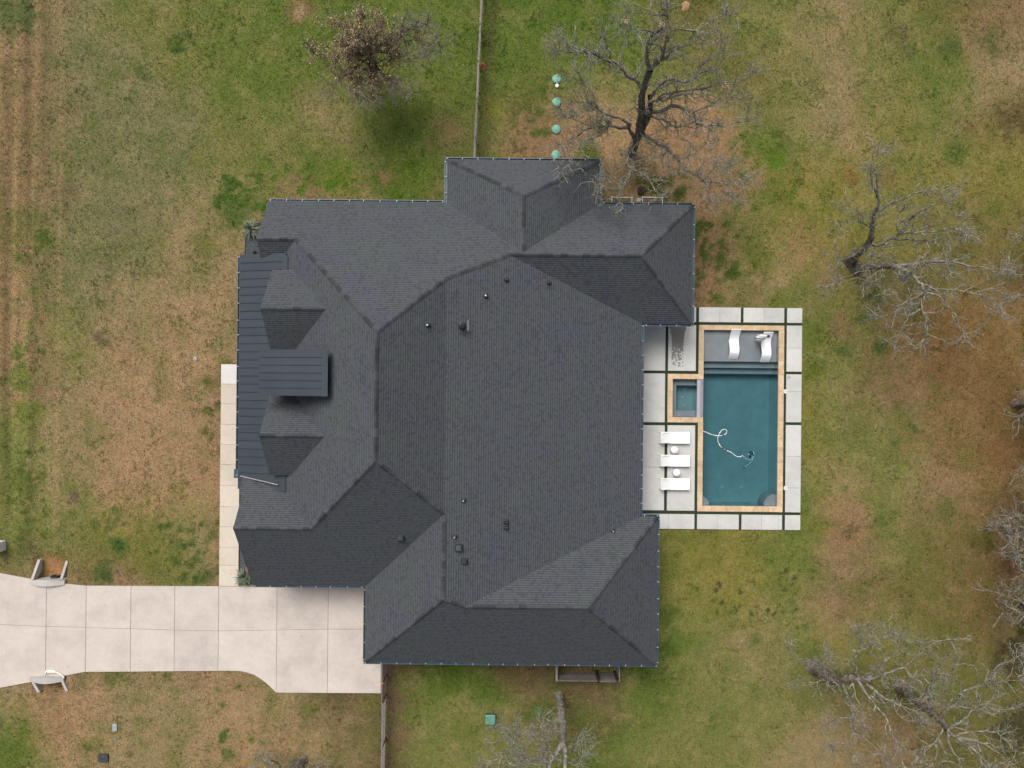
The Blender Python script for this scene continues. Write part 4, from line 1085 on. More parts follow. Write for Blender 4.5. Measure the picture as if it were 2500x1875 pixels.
# windows and doors in the outer walls
def opening(nm, face, c, w, z0, z1, mat='glass', panes=2):
    x, y = c
    m = MB()
    if face in 'WE':
        s = -1 if face == 'W' else 1
        m.box(min(x, x+s*.05), max(x, x+s*.05), y-w/2, y+w/2, z0, z1); f = m.build(nm, M['trim'], house)
        for i in range(panes):
            a = y - w/2 + .06 + (w-.12)*i/panes; b = a + (w-.12)/panes - .03
            MB().box(min(x+s*.052, x+s*.062), max(x+s*.052, x+s*.062), a, b, z0+.06, z1-.06).build('pane' if mat == 'glass' else 'door_panel', M[mat], f)
    else:
        s = -1 if face == 'S' else 1
        m.box(x-w/2, x+w/2, min(y, y+s*.05), max(y, y+s*.05), z0, z1); f = m.build(nm, M['trim'], house)
        for i in range(panes):
            a = x - w/2 + .06 + (w-.12)*i/panes; b = a + (w-.12)/panes - .03
            MB().box(a, b, min(y+s*.052, y+s*.062), max(y+s*.052, y+s*.062), z0+.06, z1-.06).build('pane' if mat == 'glass' else 'door_panel', M[mat], f)
opening('garage_door', 'W', (-8.65, -14.9), 4.2, .06, 2.5, 'cedar', 4)
opening('front_door', 'W', (-14.6, .5), 1.6, .06, 2.5, 'cedar', 2)
for yy in (-4.0, 4.6): opening('window', 'W', (-14.6, yy), 1.8, .8, 2.4)
opening('window', 'W', (-15.1, 9.3), 1.6, .8, 2.4); opening('window', 'W', (-15.85, -9.6), 2.0, .8, 2.4)
for xx in (-12.0, -7.5): opening('window', 'N', (xx, 11.0), 1.5, .9, 2.3)
opening('window', 'N', (.6, 13.8), 2.2, .9, 2.3); opening('window', 'N', (8.6, 11.0), 1.4, .9, 2.3)
for yy in (9.2, 6.4): opening('window', 'E', (10.9, yy), 1.4, .9, 2.3)
for yy in (2.0, -2.4, -6.6): opening('sliding_door', 'E', (7.6, yy), 3.0, .1, 2.45, panes=3)
opening('window', 'E', (8.9, -13.0), 1.6, .9, 2.3)
for xx in (-4.0, 2.0): opening('window', 'S', (xx, -17.3), 1.6, .9, 2.3)
opening('window', 'S', (-12.4, -12.45), 1.6, .9, 2.3)

# gutters with white hangers
def gutter(p, q, z, out, hang=.96):
    p, q = Vector(p), Vector(q); d = (q-p).normalized(); L = (q-p).length; o = Vector(out)
    m = MB(); w, h, t = .125, .11, .012
    def bar(a0, a1, z0, z1):
        pts = [p + o*a0, q + o*a0, q + o*a1, p + o*a1]
        m.add([(v.x, v.y, z0) for v in pts] + [(v.x, v.y, z1) for v in pts], [(3,2,1,0), (4,5,6,7), (0,1,5,4), (1,2,6,5), (2,3,7,6), (3,0,4,7)])
    bar(.0, w, z-h, z-h+t); bar(w-.002, w+t, z-h, z+.012); bar(-t, .002, z-h, z-.004)
    bar(w-.02, w+t+.008, z+.0122, z+.020)
    me = m.mesh('gutter', M['gutter'])
    bmx = bmesh.new(); bmx.from_mesh(me); bmesh.ops.recalc_face_normals(bmx, faces=bmx.faces); bmx.to_mesh(me); bmx.free()
    gt = link('gutter', me, house)
    n = max(2, int(L/hang) + 1)
    hm = MB(); k = Vector((0, 0, 0))
    a = d*.022
    q4 = [k - a + o*.02, k + a + o*.02, k + a + o*(w+.006), k - a + o*(w+.006)]
    hm.add([(v.x, v.y, .021) for v in q4] + [(v.x, v.y, .029) for v in q4], [(3,2,1,0), (4,5,6,7), (0,1,5,4), (1,2,6,5), (2,3,7,6), (3,0,4,7)])
    me = hm.mesh('gutter_hanger', M['hanger'])
    bmx = bmesh.new(); bmx.from_mesh(me); bmesh.ops.recalc_face_normals(bmx, faces=bmx.faces); bmx.to_mesh(me); bmx.free()
    for i in range(n):
        c = p + d*(.12 + (L-.24)*i/(n-1) + (rnd.uniform(-.07, .07) if 0 < i < n-1 else 0))
        link('gutter_hanger', me, gt, (c.x, c.y, z))
G = .02
for a, b, z, out in [((-15.6, 11.48+G), (-4.40, 11.48+G), 2.93, (0, 1, 0)), ((-4.26-G, 14.23), (-4.26-G, 11.1), 2.93, (-1, 0, 0)), ((-4.40, 14.23+G), (5.60, 14.23+G), 2.93, (0, 1, 0)),
                     ((5.46+G, 14.23), (5.46+G, 11.1), 2.93, (1, 0, 0)), ((5.62, 11.48+G), (11.53, 11.48+G), 2.93, (0, 1, 0)), ((11.39+G, 11.48), (11.39+G, 3.93), 2.93, (1, 0, 0)), ((11.53, 3.93-G), (8.38, 3.93-G), 2.93, (0, -1, 0)),
                     ((8.22+G, 3.9), (8.22+G, -8.6), 2.93, (1, 0, 0)), ((8.40, -8.37+G), (9.47, -8.37+G), 2.93, (0, 1, 0)), ((9.33+G, -8.37), (9.33+G, -17.75), 2.93, (1, 0, 0)), ((9.47, -17.75-G), (-9.29, -17.75-G), 2.93, (0, -1, 0)),
                     ((-9.15-G, -17.75), (-9.15-G, -13.08), 2.93, (-1, 0, 0)), ((-9.30, -12.93-G), (-16.36, -12.93-G), 2.93, (0, -1, 0)), ((-16.98-G, 7.86), (-16.98-G, -5.95), 3.95, (-1, 0, 0))]:
    gutter((a[0], a[1], 0), (b[0], b[1], 0), z, out)
MB().box(-17.25, -17.0, -6.02, -5.48, 3.82, 3.97).build('rain_head', M['gutter'], house)

# roof vents: pipe jacks, flue, box vents, twin vent
def roof_z(x, y):
    best = None
    for nm, pv, n in slopes:
        if in_poly(np.array([x]), np.array([y]), [(p.x, p.y) for p in pv])[0]:
            o = pv[0]; z = o.z - (n.x*(x-o.x) + n.y*(y-o.y))/n.z
            best = z if best is None else max(best, z)
    return best if best is not None else 5.0
def on_roof(u, v):
    z = 6.0
    for _ in range(30):
        p = P(u, v, z); z = roof_z(p.x, p.y)
    return P(u, v, z)
for (u, v, tip) in ((1236.7, 684, 0), (1339.6, 691, 0), (1186, 723, 1), (1044.5, 794.5, 1), (1131.7, 1221, 1), (1495.6, 1295, 1), (1110.3, 1309.8, 1)):
    p = on_roof(u, v)
    o = MB().lathe([(.17, -.10), (.16, .03), (.08, .10), (.065, .12)], (0, 0, 0), 14).build('vent_pipe', M['vent'], roof, loc=p, smooth=False)
    MB().tube([(0, 0, 0), (0, 0, .34)], .05, 12).build('pipe', M['steel'] if tip else M['vent'], o)
p = on_roof(1127.5, 795.6)
fl = MB().lathe([(.26, -.12), (.24, .06), (.14, .16), (.10, .2), (.10, .62), (.20, .63), (.20, .68), (.03, .78)], (0, 0, 0), 18).build('flue', M['vent'], roof, loc=p)
MB().tube([(.38, .28, 0), (.38, .30, .32), (.38, -.32, .32), (.38, -.34, 0)], .014, 6).build('brace_rod', M['steel'], fl)
for (u, v, w) in ((1120, 1337, .2), (1133.8, 1369.7, .16), (978.5, 1312, .2)):
    p = on_roof(u, v)
    o = MB().cbox(-w, w, -w, w, -.16, .19, .03).build('box_vent', M['vent'], roof, loc=p)
    MB().cbox(-w*.7, w*.7, -w*.7, w*.7, .191, .22, .02).build('vent_hood', M['cap'], o)
for (u, v) in ((1235, 1274), (1235, 1287)):
    p = on_roof(u, v)
    o = MB().lathe([(.2, -.12), (.19, .04), (.15, .12), (.11, .13), (.10, .06), (.02, .05)], (0, 0, 0), 18).build('twin_vent', M['vent'], roof, loc=p)
    MB().tube([(-.16, 0, .10), (0, 0, .15), (.16, 0, .10)], .022, 6).build('handle_bar', M['cap'], o)

# ================================================================== TREES
def tubes_np(Pt, Rd, k):
    """Pt (N, n, 3), Rd (N, n) -> vertices and quad faces of N open tubes with k sides"""
    N, n, _ = Pt.shape
    Tn = np.empty_like(Pt)
    Tn[:, 1:-1] = Pt[:, 2:] - Pt[:, :-2]; Tn[:, 0] = Pt[:, 1] - Pt[:, 0]; Tn[:, -1] = Pt[:, -1] - Pt[:, -2]
    Tn /= np.linalg.norm(Tn, axis=2, keepdims=True) + 1e-9
    mean = Pt[:, -1] - Pt[:, 0]; mean /= np.linalg.norm(mean, axis=1, keepdims=True) + 1e-9
    ref = np.where(np.abs(mean[:, 2:3]) < .85, np.array([[0, 0, 1.]]), np.array([[1., 0, 0]]))[:, None, :]
    a = np.cross(np.broadcast_to(ref, Tn.shape), Tn); a /= np.linalg.norm(a, axis=2, keepdims=True) + 1e-9
    b = np.cross(Tn, a)
    an = np.arange(k) * 2 * math.pi / k
    V = Pt[:, :, None, :] + Rd[:, :, None, None] * (a[:, :, None, :]*np.cos(an)[None, None, :, None] + b[:, :, None, :]*np.sin(an)[None, None, :, None])
    idx = np.arange(N*n*k).reshape(N, n, k)
    f0 = idx[:, :-1]; f1 = idx[:, 1:]
    F = np.stack([f0, np.roll(f0, -1, 2), np.roll(f1, -1, 2), f1], -1).reshape(-1, 4)
    return V.reshape(-1, 3), F

def unit(v): return v / (np.linalg.norm(v, axis=-1, keepdims=True) + 1e-9)

def cr(pts, step=.28):
    """dense smooth path through the points"""
    p = [np.array(q, float) for q in pts]; out = []
    for i in range(len(p)-1):
        a, b, c, d = p[max(i-1, 0)], p[i], p[i+1], p[min(i+2, len(p)-1)]
        k = max(2, int(np.linalg.norm(c-b)/step))
        for j in range(k):
            t = j/k; out.append(.5*(2*b + (c-a)*t + (2*a-5*b+4*c-d)*t*t + (3*b-a-3*c+d)*t**3))
    out.append(p[-1]); return np.array(out)

def children(r, par_p, par_t, par_r, lo, hi, npts, ang, rr, up=.15, bend=.35, taper=.35):
    """one curved child shoot per parent sample"""
    N = len(par_p)
    rv = unit(r.normal(size=(N, 3))); side = unit(np.cross(par_t, rv))
    a = r.uniform(ang[0], ang[1], N)[:, None]
    d = unit(par_t*np.cos(a) + side*np.sin(a) + np.array([0, 0, up]))
    L = r.uniform(lo, hi, N)
    Pt = np.empty((N, npts, 3)); Pt[:, 0] = par_p
    for i in range(1, npts):
        d = unit(d + r.normal(size=(N, 3))*bend + np.array([0, 0, up*.25]))
        Pt[:, i] = Pt[:, i-1] + d * (L/(npts-1))[:, None]
    R0 = np.clip(par_r*rr, .006, None)
    Rd = R0[:, None] * np.linspace(1, taper, npts)[None, :]
    return Pt, Rd

def sample(r, Pt, Rd, per, t0=.15):
    """`per` random samples on every tube: point, tangent, radius"""
    N, n, _ = Pt.shape
    t = r.uniform(t0, 1.0, (N, per)) * (n-1); i = np.minimum(t.astype(int), n-2); f = (t - i)[..., None]
    rows = np.arange(N)[:, None]
    p = Pt[rows, i]*(1-f) + Pt[rows, i+1]*f; tg = unit(Pt[rows, i+1] - Pt[rows, i]); rd = Rd[rows, i]
    return p.reshape(-1, 3), tg.reshape(-1, 3), rd.reshape(-1)

def build_tree(name, label, base, trunks, limbs, seed, dens=3.0, twig=1.0, bark_m='bark', limb_m='limb', leaves=None, group='bare oaks on the lawn', n2=4, n3=2, l1=(.55, 1.5)):
    """trunks / limbs: (world points, start radius, end radius)"""
    r = np.random.default_rng(seed)
    root = empty(name, base); tag(root, label, 'tree', group)
    off = np.array(base, float)
    smp_p, smp_t, smp_r = [], [], []
    for kind, items in (('trunk', trunks), ('limb', limbs)):
        for (pts, r0, r1) in items:
            q = cr(pts); n = len(q)
            if kind == 'limb':
                w = r.normal(size=(n, 3)) * .06; w[0] = 0; q = q + np.cumsum(w, 0)*.45 * np.linspace(0, 1, n)[:, None]**.3 + w*.45
            rad = (r0 + (r1 - r0)*np.linspace(0, 1, n)**.7) * (1.0 if kind == 'trunk' else .92)
            rad = rad * (1 + .10*r.normal(size=n).clip(-1.5, 1.5))
            if kind == 'trunk' and q[0][2] < .2:
                rad[:3] *= np.array([1.5, 1.2, 1.06])[:min(3, n)]
            k = 14 if kind == 'trunk' else 8
            V, F = tubes_np(q[None], rad[None], k)
            ctr = np.repeat(q, k, 0); V = ctr + (V - ctr) * (1 + (.15 if kind == 'trunk' else .13) * r.normal(size=len(V)).clip(-1.6, 1.6))[:, None]
            o = link(kind, np_mesh(kind, V - off, F, M[bark_m if kind == 'trunk' else limb_m], smooth=True), root)
            # cap the ends so that no tube stays open
            if kind == 'limb' or q[0][2] > 1.0 or True:
                L = np.linalg.norm(np.diff(q, axis=0), axis=1).sum()
                m = max(3, int(L*dens*(.25 if kind == 'trunk' else 1)))
                t = (r.uniform(.35 if kind == 'trunk' else .12, 1, m)) * (n-1); i = np.minimum(t.astype(int), n-2); f = (t-i)[:, None]
                smp_p.append(q[i]*(1-f) + q[i+1]*f); smp_t.append(unit(q[i+1]-q[i])); smp_r.append(rad[i])
                if kind == 'limb':       # a spray at the tip
                    smp_p.append(np.repeat(q[-1:], 5, 0)); smp_t.append(np.repeat(unit(q[-1:]-q[-3:-2]), 5, 0)); smp_r.append(np.repeat(rad[-1:]*1.2, 5))
    p, t_, rd = np.concatenate(smp_p), np.concatenate(smp_t), np.concatenate(smp_r)
    P1, R1 = children(r, p, t_, np.clip(rd, .02, .075), l1[0], l1[1], 6, (.5, 1.25), .42, up=.12, bend=.38)
    R1 = np.clip(R1*1.5, .018*twig, .052)
    V1, F1 = tubes_np(P1, R1, 4)
    s = sample(r, P1, R1, n2); P2, R2 = children(r, *s, .25, .75, 4, (.4, 1.1), .62, up=.08, bend=.36); R2 = np.clip(R2, .0082*twig, .018)
    V2, F2 = tubes_np(P2, R2, 3)
    s = sample(r, P2, R2, n3); P3, R3 = children(r, *s, .12, .38, 3, (.4, 1.0), .7, up=.05, bend=.3); R3 = np.clip(R3, .0058*twig, .009)
    V3, F3 = tubes_np(P3, R3, 3)
    b1 = link('branchlets', np_mesh('branchlets', V1 - off, F1, M[limb_m if leaves else 'twig'], smooth=True), root); b1['kind'] = 'stuff'
    b2 = link('twigs', np_mesh('twigs', np.concatenate([V2, V3]) - off, np.concatenate([F2, F3 + len(V2)]), M['twig']), root); b2['kind'] = 'stuff'
    if leaves:
        c, rad, n = leaves
        src = np.concatenate([P2.reshape(-1, 3), P3.reshape(-1, 3)]); dd = np.linalg.norm((src - np.array(c))*np.array([1, 1, .6]), axis=1)
        src = src[dd < rad*(.75 + .5*r.random(len(src)))]
        x = src[r.integers(0, len(src), n)] + r.normal(0, .05, (n, 3))
        a = unit(r.normal(size=(n, 3))); b = unit(np.cross(a, r.normal(size=(n, 3)))); L = r.uniform(.035, .07, n)[:, None]
        V = np.stack([x + a*L, x + b*L*.55, x - a*L, x - b*L*.55], 1).reshape(-1, 3)
        base_c = np.array([alb(*q) for q in ((194, 168, 128), (174, 146, 106), (148, 122, 88), (216, 194, 156))])
        col = base_c[r.integers(0, 4, n)] * r.uniform(.95, 1.4, n)[:, None]
        lf = link('foliage', np_mesh('foliage', V - off, np.arange(len(V)).reshape(-1, 4), M['leaf'], np.repeat(col, 4, 0)), root); lf['kind'] = 'stuff'
    return root

def traced(origin, scale, paths):
    """picture traces with heights -> world paths; a path is (r0, r1, [(x, y, z), ...])"""
    out = []
    for r0, r1, pts in paths:
        out.append(([tuple(P(origin[0] + x*scale, origin[1] + y*scale, z)) for x, y, z in pts], r0, r1))
    return out

# --- big oak north of the house
tr = traced((1250, 0), .2939, [(.31, .17, [(985, 1285, -.1), (1020, 1190, 1.0), (1058, 1090, 2.2), (1072, 1000, 3.3), (1078, 920, 4.5), (1078, 800, 6.0), (1115, 670, 7.5), (1148, 575, 8.5)]),
                               (.20, .13, [(1072, 1085, 2.3), (1125, 985, 3.6), (1150, 900, 4.6), (1145, 800, 5.9)])])
lb = traced((1250, 0), .2939, [
 (.17, .03, [(1085, 730, 6.8), (1040, 680, 7.1), (960, 620, 7.6), (870, 550, 8.2), (800, 515, 8.6), (690, 480, 9), (560, 455, 9.3), (460, 462, 9.5), (370, 455, 9.6)]),
 (.10, .025, [(840, 530, 8.4), (700, 430, 9.2), (580, 380, 9.6), (490, 335, 9.8)]),
 (.08, .025, [(810, 500, 8.6), (830, 430, 9.0), (780, 380, 9.4), (760, 320, 9.7)]),
 (.15, .03, [(1140, 580, 8.4), (1120, 430, 9.5), (1130, 350, 10), (1180, 270, 10.5), (1240, 200, 10.8), (1290, 130, 11), (1290, 30, 11.3)]),
 (.14, .03, [(1150, 570, 8.5), (1240, 490, 9.2), (1330, 410, 9.8), (1420, 360, 10.2), (1510, 325, 10.4)]),
 (.10, .03, [(1240, 490, 9.2), (1295, 370, 10), (1330, 250, 10.6), (1320, 120, 11), (1270, 60, 11.2)]),
 (.07, .02, [(1330, 255, 10.6), (1440, 235, 10.8), (1500, 252, 10.9), (1580, 215, 11), (1680, 150, 11.2), (1765, 105, 11.3)]),
 (.06, .02, [(1290, 130, 11), (1180, 120, 11.2), (1070, 105, 11.4), (960, 120, 11.5)]),
 (.06, .02, [(1180, 270, 10.5), (1090, 240, 10.8), (1000, 220, 11), (930, 280, 11.1)]),
 (.12, .025, [(1160, 790, 6.4), (1250, 690, 7), (1350, 650, 7.4), (1450, 665, 7.6), (1540, 610, 8), (1620, 575, 8.3), (1720, 550, 8.6), (1790, 470, 9)]),
 (.06, .02, [(1540, 610, 8), (1590, 520, 8.4), (1680, 460, 8.7), (1760, 370, 9)]),
 (.12, .03, [(1130, 850, 5.6), (1220, 850, 6), (1320, 820, 6.4), (1420, 800, 6.8), (1495, 795, 7)]),
 (.09, .02, [(1200, 845, 6), (1260, 790, 6.4), (1370, 770, 6.8), (1480, 755, 7), (1640, 735, 7.3), (1740, 690, 7.6), (1880, 690, 7.8), (1985, 640, 8)]),
 (.15, .03, [(1130, 930, 4.4), (1200, 930, 5), (1290, 920, 5.6), (1330, 885, 6), (1420, 920, 6.4), (1490, 970, 6.6), (1550, 1020, 6.8), (1690, 1030, 7), (1800, 1020, 7.2), (1940, 975, 7.4)]),
 (.07, .02, [(1490, 970, 6.6), (1570, 1050, 6.7), (1620, 1150, 6.9), (1690, 1290, 7.2)]),
 (.06, .02, [(1500, 935, 6.3), (1620, 900, 6.6), (1720, 840, 7), (1860, 820, 7.3)]),
 (.11, .025, [(1120, 950, 4.0), (1200, 970, 4.3), (1280, 1010, 4.6), (1370, 1055, 5), (1480, 1040, 5.4), (1560, 1020, 6)]),
 (.06, .02, [(1350, 1050, 4.9), (1410, 1140, 5.4), (1490, 1190, 5.6), (1525, 1270, 5.8)]),
 (.15, .03, [(1070, 1100, 2.2), (1190, 1170, 2.6), (1260, 1210, 3), (1330, 1290, 3.5), (1400, 1380, 4), (1490, 1440, 4.4), (1580, 1500, 4.8), (1680, 1515, 5.2), (1770, 1550, 5.4), (1805, 1640, 5.6)]),
 (.05, .015, [(1580, 1500, 4.8), (1640, 1560, 5.0), (1650, 1680, 5.3)]), (.05, .015, [(1680, 1515, 5.2), (1800, 1500, 5.4), (1900, 1495, 5.6)]), (.05, .015, [(1600, 1500, 4.9), (1700, 1390, 5.3), (1770, 1410, 5.5)]),
 (.16, .03, [(1010, 1140, 1.7), (970, 1060, 2.8), (900, 1055, 3.3), (800, 1045, 3.9), (740, 1050, 4.2), (640, 1060, 4.5), (560, 1110, 4.7), (420, 1190, 5.0)]),
 (.11, .02, [(980, 1035, 3.0), (900, 980, 3.8), (790, 940, 4.3), (720, 900, 4.7), (690, 820, 5.1), (640, 730, 5.5), (560, 670, 5.8), (490, 620, 6)]),
 (.06, .015, [(720, 900, 4.7), (680, 850, 5.1), (580, 850, 5.4), (480, 860, 5.7), (460, 920, 5.8)]),
 (.07, .015, [(790, 1040, 3.9), (750, 1110, 4.4), (640, 1170, 4.9), (560, 1240, 5.4), (510, 1340, 5.9), (430, 1440, 6.4)]),
 (.05, .015, [(740, 1050, 4.2), (620, 1040, 4.6), (540, 1000, 4.9), (430, 975, 5.2)]), (.06, .02, [(795, 1030, 4), (770, 960, 4.4), (720, 920, 4.7)]),
 (.09, .02, [(1000, 1180, 1.4), (950, 1290, 2.8), (990, 1400, 3.8), (1100, 1450, 4.6), (1170, 1540, 5.2), (1225, 1620, 5.6)]),
 (.06, .015, [(960, 1370, 3.5), (850, 1420, 4.4), (760, 1500, 4.9), (715, 1530, 5.2)]), (.05, .015, [(980, 1430, 4), (940, 1560, 5.0), (905, 1660, 5.6)]), (.04, .012, [(1060, 1100, 2.4), (1120, 1150, 3.2), (1190, 1260, 3.8), (1300, 1370, 4.2)])])
build_tree('bare_oak_tree', 'largest bare oak, arching its grey limbs beside the green lids north of the house', tuple(P(1540, 376, 0)), tr, lb, 31, dens=4.2, l1=(.55, 1.5), n2=4, n3=2)

# --- twin oaks east of the pool
o4 = ((1900, 250), .3617)
tr = traced(*o4, [(.36, .18, [(478, 1075, -.1), (540, 1015, 1.5), (600, 965, 2.5), (632, 905, 3.2)])])
lb = traced(*o4, [
 (.17, .02, [(632, 905, 3.2), (640, 820, 4), (655, 740, 4.8), (660, 640, 5.6), (628, 570, 6.2), (597, 470, 6.8), (610, 390, 7.2), (652, 315, 7.5)]),
 (.11, .02, [(660, 735, 4.8), (740, 690, 5.3), (830, 645, 5.8), (900, 610, 6.2), (990, 590, 6.5), (1085, 600, 6.8)]),
 (.06, .02, [(660, 640, 5.6), (665, 560, 6.2), (652, 470, 6.6)]), (.06, .015, [(632, 850, 3.8), (560, 820, 4.3), (520, 808, 4.5), (425, 842, 4.8)]), (.04, .012, [(560, 820, 4.3), (575, 770, 4.6), (535, 725, 4.8), (475, 690, 5)]),
 (.16, .02, [(605, 962, 2.6), (680, 960, 3), (760, 925, 3.6), (820, 885, 4.2), (900, 870, 4.8), (980, 862, 5.2), (1100, 862, 5.6), (1180, 850, 5.9), (1245, 885, 6.1)]),
 (.11, .02, [(830, 885, 4.3), (880, 810, 4.8), (930, 750, 5.4), (1010, 710, 5.9), (1090, 680, 6.3), (1185, 668, 6.6)]), (.05, .015, [(820, 885, 4.2), (805, 840, 4.5), (827, 755, 5)]),
 (.09, .02, [(760, 940, 3.6), (850, 930, 4), (930, 935, 4.5), (1000, 950, 4.8), (1050, 960, 5), (1100, 990, 5.2), (1125, 1045, 5.5)]),
 (.05, .012, [(1000, 950, 4.8), (1020, 1000, 5), (950, 1050, 5.3), (920, 1115, 5.5)]), (.06, .015, [(1000, 950, 4.8), (1100, 910, 5.2), (1210, 868, 5.6)]), (.06, .015, [(955, 858, 5.1), (1030, 822, 5.4), (1130, 790, 5.8), (1185, 780, 6)]),
 (.06, .012, [(690, 985, 3), (760, 970, 3.4), (762, 1015, 3.7), (690, 1030, 4), (640, 1062, 4.3)]), (.05, .012, [(540, 1010, 1.8), (480, 1040, 3.0), (400, 1068, 3.6)])])
build_tree('bare_oak_tree', 'bare oak leaning northeast beyond the pool, upper of two crossing oaks', tuple(P(2073, 638, 0)), tr, lb, 41, dens=2.8, l1=(.5, 1.5))
tr = traced(*o4, [(.34, .19, [(520, 1125, -.1), (600, 1112, 1.5), (700, 1100, 3), (792, 1105, 4)])])
lb = traced(*o4, [
 (.17, .02, [(785, 1105, 3.9), (880, 1100, 4.4), (1000, 1085, 5), (1100, 1075, 5.4), (1190, 1075, 5.8), (1260, 1110, 6.1), (1400, 1120, 6.5), (1540, 1130, 6.8)]),
 (.17, .06, [(785, 1105, 3.9), (860, 1150, 4.6), (930, 1190, 5.2), (970, 1240, 5.6), (992, 1290, 6)]),
 (.09, .02, [(960, 1230, 5.5), (1050, 1250, 6), (1150, 1255, 6.4), (1250, 1280, 6.8), (1340, 1280, 7), (1400, 1320, 7.2), (1510, 1385, 7.4)]),
 (.08, .015, [(990, 1290, 6), (920, 1330, 6.2), (850, 1370, 6.5), (780, 1430, 6.7), (680, 1460, 6.9)]), (.08, .015, [(968, 1310, 6), (975, 1430, 6.4), (1000, 1500, 6.7), (988, 1610, 7)]),
 (.08, .015, [(990, 1290, 6), (1070, 1300, 6.3), (1140, 1370, 6.6), (1220, 1480, 7), (1252, 1590, 7.3)]), (.06, .015, [(962, 1395, 6.3), (870, 1470, 6.7), (840, 1560, 6.9), (795, 1630, 7.1)]),
 (.09, .02, [(740, 1092, 3.4), (790, 1170, 4), (850, 1230, 4.5), (880, 1290, 5), (890, 1400, 5.5)]), (.06, .012, [(720, 1090, 3.2), (640, 1120, 3.8), (560, 1150, 4.3), (490, 1180, 4.6), (405, 1228, 5)]),
 (.05, .012, [(705, 1110, 3.2), (660, 1150, 3.8), (575, 1215, 4.4)]), (.05, .012, [(725, 1112, 3.3), (680, 1220, 4.2), (692, 1295, 4.7)]), (.06, .015, [(1000, 1088, 5), (1070, 1130, 5.4), (1140, 1172, 5.8)]), (.05, .015, [(1250, 1280, 6.8), (1380, 1210, 7.2), (1500, 1170, 7.5)]), (.05, .015, [(1340, 1280, 7), (1450, 1260, 7.3), (1560, 1310, 7.5)])])
build_tree('bare_oak_tree', 'bare oak spreading southeast beyond the pool, lower of two crossing oaks', tuple(P(2088, 656, 0)), tr, lb, 42, dens=2.7, l1=(.45, 1.35))

# --- south-east oaks
o8 = ((1940, 1500), .2532)
tr = traced(*o8, [(.40, .20, [(185, 508, -.1), (300, 580, 1.5), (400, 640, 2.5), (480, 622, 3.3), (560, 612, 3.8), (650, 630, 4.3), (735, 622, 4.6)])])
lb = traced(*o8, [
 (.13, .02, [(605, 605, 4), (580, 500, 4.6), (562, 430, 5), (620, 350, 5.4), (700, 300, 5.8), (820, 240, 6.2), (925, 155, 6.6)]), (.05, .012, [(620, 350, 5.4), (640, 270, 5.8), (605, 200, 6.1)]), (.05, .012, [(700, 300, 5.8), (725, 230, 6), (705, 150, 6.3)]),
 (.12, .02, [(728, 612, 4.6), (770, 520, 5), (850, 450, 5.5), (930, 400, 5.8), (980, 340, 6.1), (1005, 220, 6.5)]), (.12, .02, [(730, 618, 4.6), (850, 580, 5), (950, 550, 5.4), (1060, 500, 5.8), (1120, 440, 6.2), (1210, 360, 6.6), (1225, 240, 6.9)]),
 (.07, .015, [(1060, 505, 5.8), (1110, 590, 6), (1220, 640, 6.2), (1250, 745, 6.4)]), (.13, .02, [(680, 640, 4.4), (780, 750, 5), (870, 810, 5.4), (960, 860, 5.7), (1060, 890, 6), (1160, 925, 6.2)]),
 (.13, .02, [(615, 640, 4.2), (700, 780, 4.9), (800, 880, 5.4), (880, 970, 5.8), (930, 1080, 6.2), (980, 1200, 6.6), (1020, 1330, 7), (1045, 1460, 7.3)]),
 (.12, .02, [(440, 640, 2.9), (520, 790, 4), (550, 900, 4.6), (570, 1000, 5.1), (572, 1130, 5.6), (550, 1220, 5.9), (605, 1340, 6.2)]), (.06, .015, [(572, 1150, 5.6), (640, 1170, 5.9), (730, 1240, 6.2), (815, 1335, 6.5)]), (.06, .015, [(552, 1220, 5.9), (470, 1260, 6.1), (360, 1275, 6.3)]),
 (.08, .015, [(545, 630, 3.8), (600, 800, 4.5), (650, 930, 5), (655, 1055, 5.4)]), (.06, .015, [(960, 860, 5.7), (1000, 970, 6), (1100, 1030, 6.3), (1210, 1052, 6.6)]), (.05, .012, [(550, 1000, 5.1), (450, 1000, 5.3), (345, 1045, 5.6)]),
 (.06, .012, [(400, 620, 2.6), (330, 500, 3.2), (200, 430, 3.8), (60, 410, 4.3), (-20, 340, 4.6)]), (.06, .012, [(400, 650, 2.6), (250, 640, 3.4), (120, 680, 4), (-10, 675, 4.3)]), (.05, .012, [(480, 620, 3.3), (420, 500, 3.9), (300, 390, 4.4)]), (.06, .012, [(850, 590, 5), (950, 620, 5.4), (1080, 650, 5.8)]), (.05, .012, [(840, 600, 5), (880, 720, 5.4), (1000, 700, 5.7)])])
build_tree('bare_oak_tree', 'bare oak with sawn stubs at its leaning base in the south-east lawn', tuple(P(1987, 1629, 0)), tr, lb, 51, dens=2.4, l1=(.4, 1.15))
tr = traced(*o8, [(.36, .16, [(1020, 690, -.1), (1120, 790, 1.8), (1250, 890, 3.4), (1350, 970, 4.6), (1430, 1045, 5.6), (1480, 1130, 6.4)])])
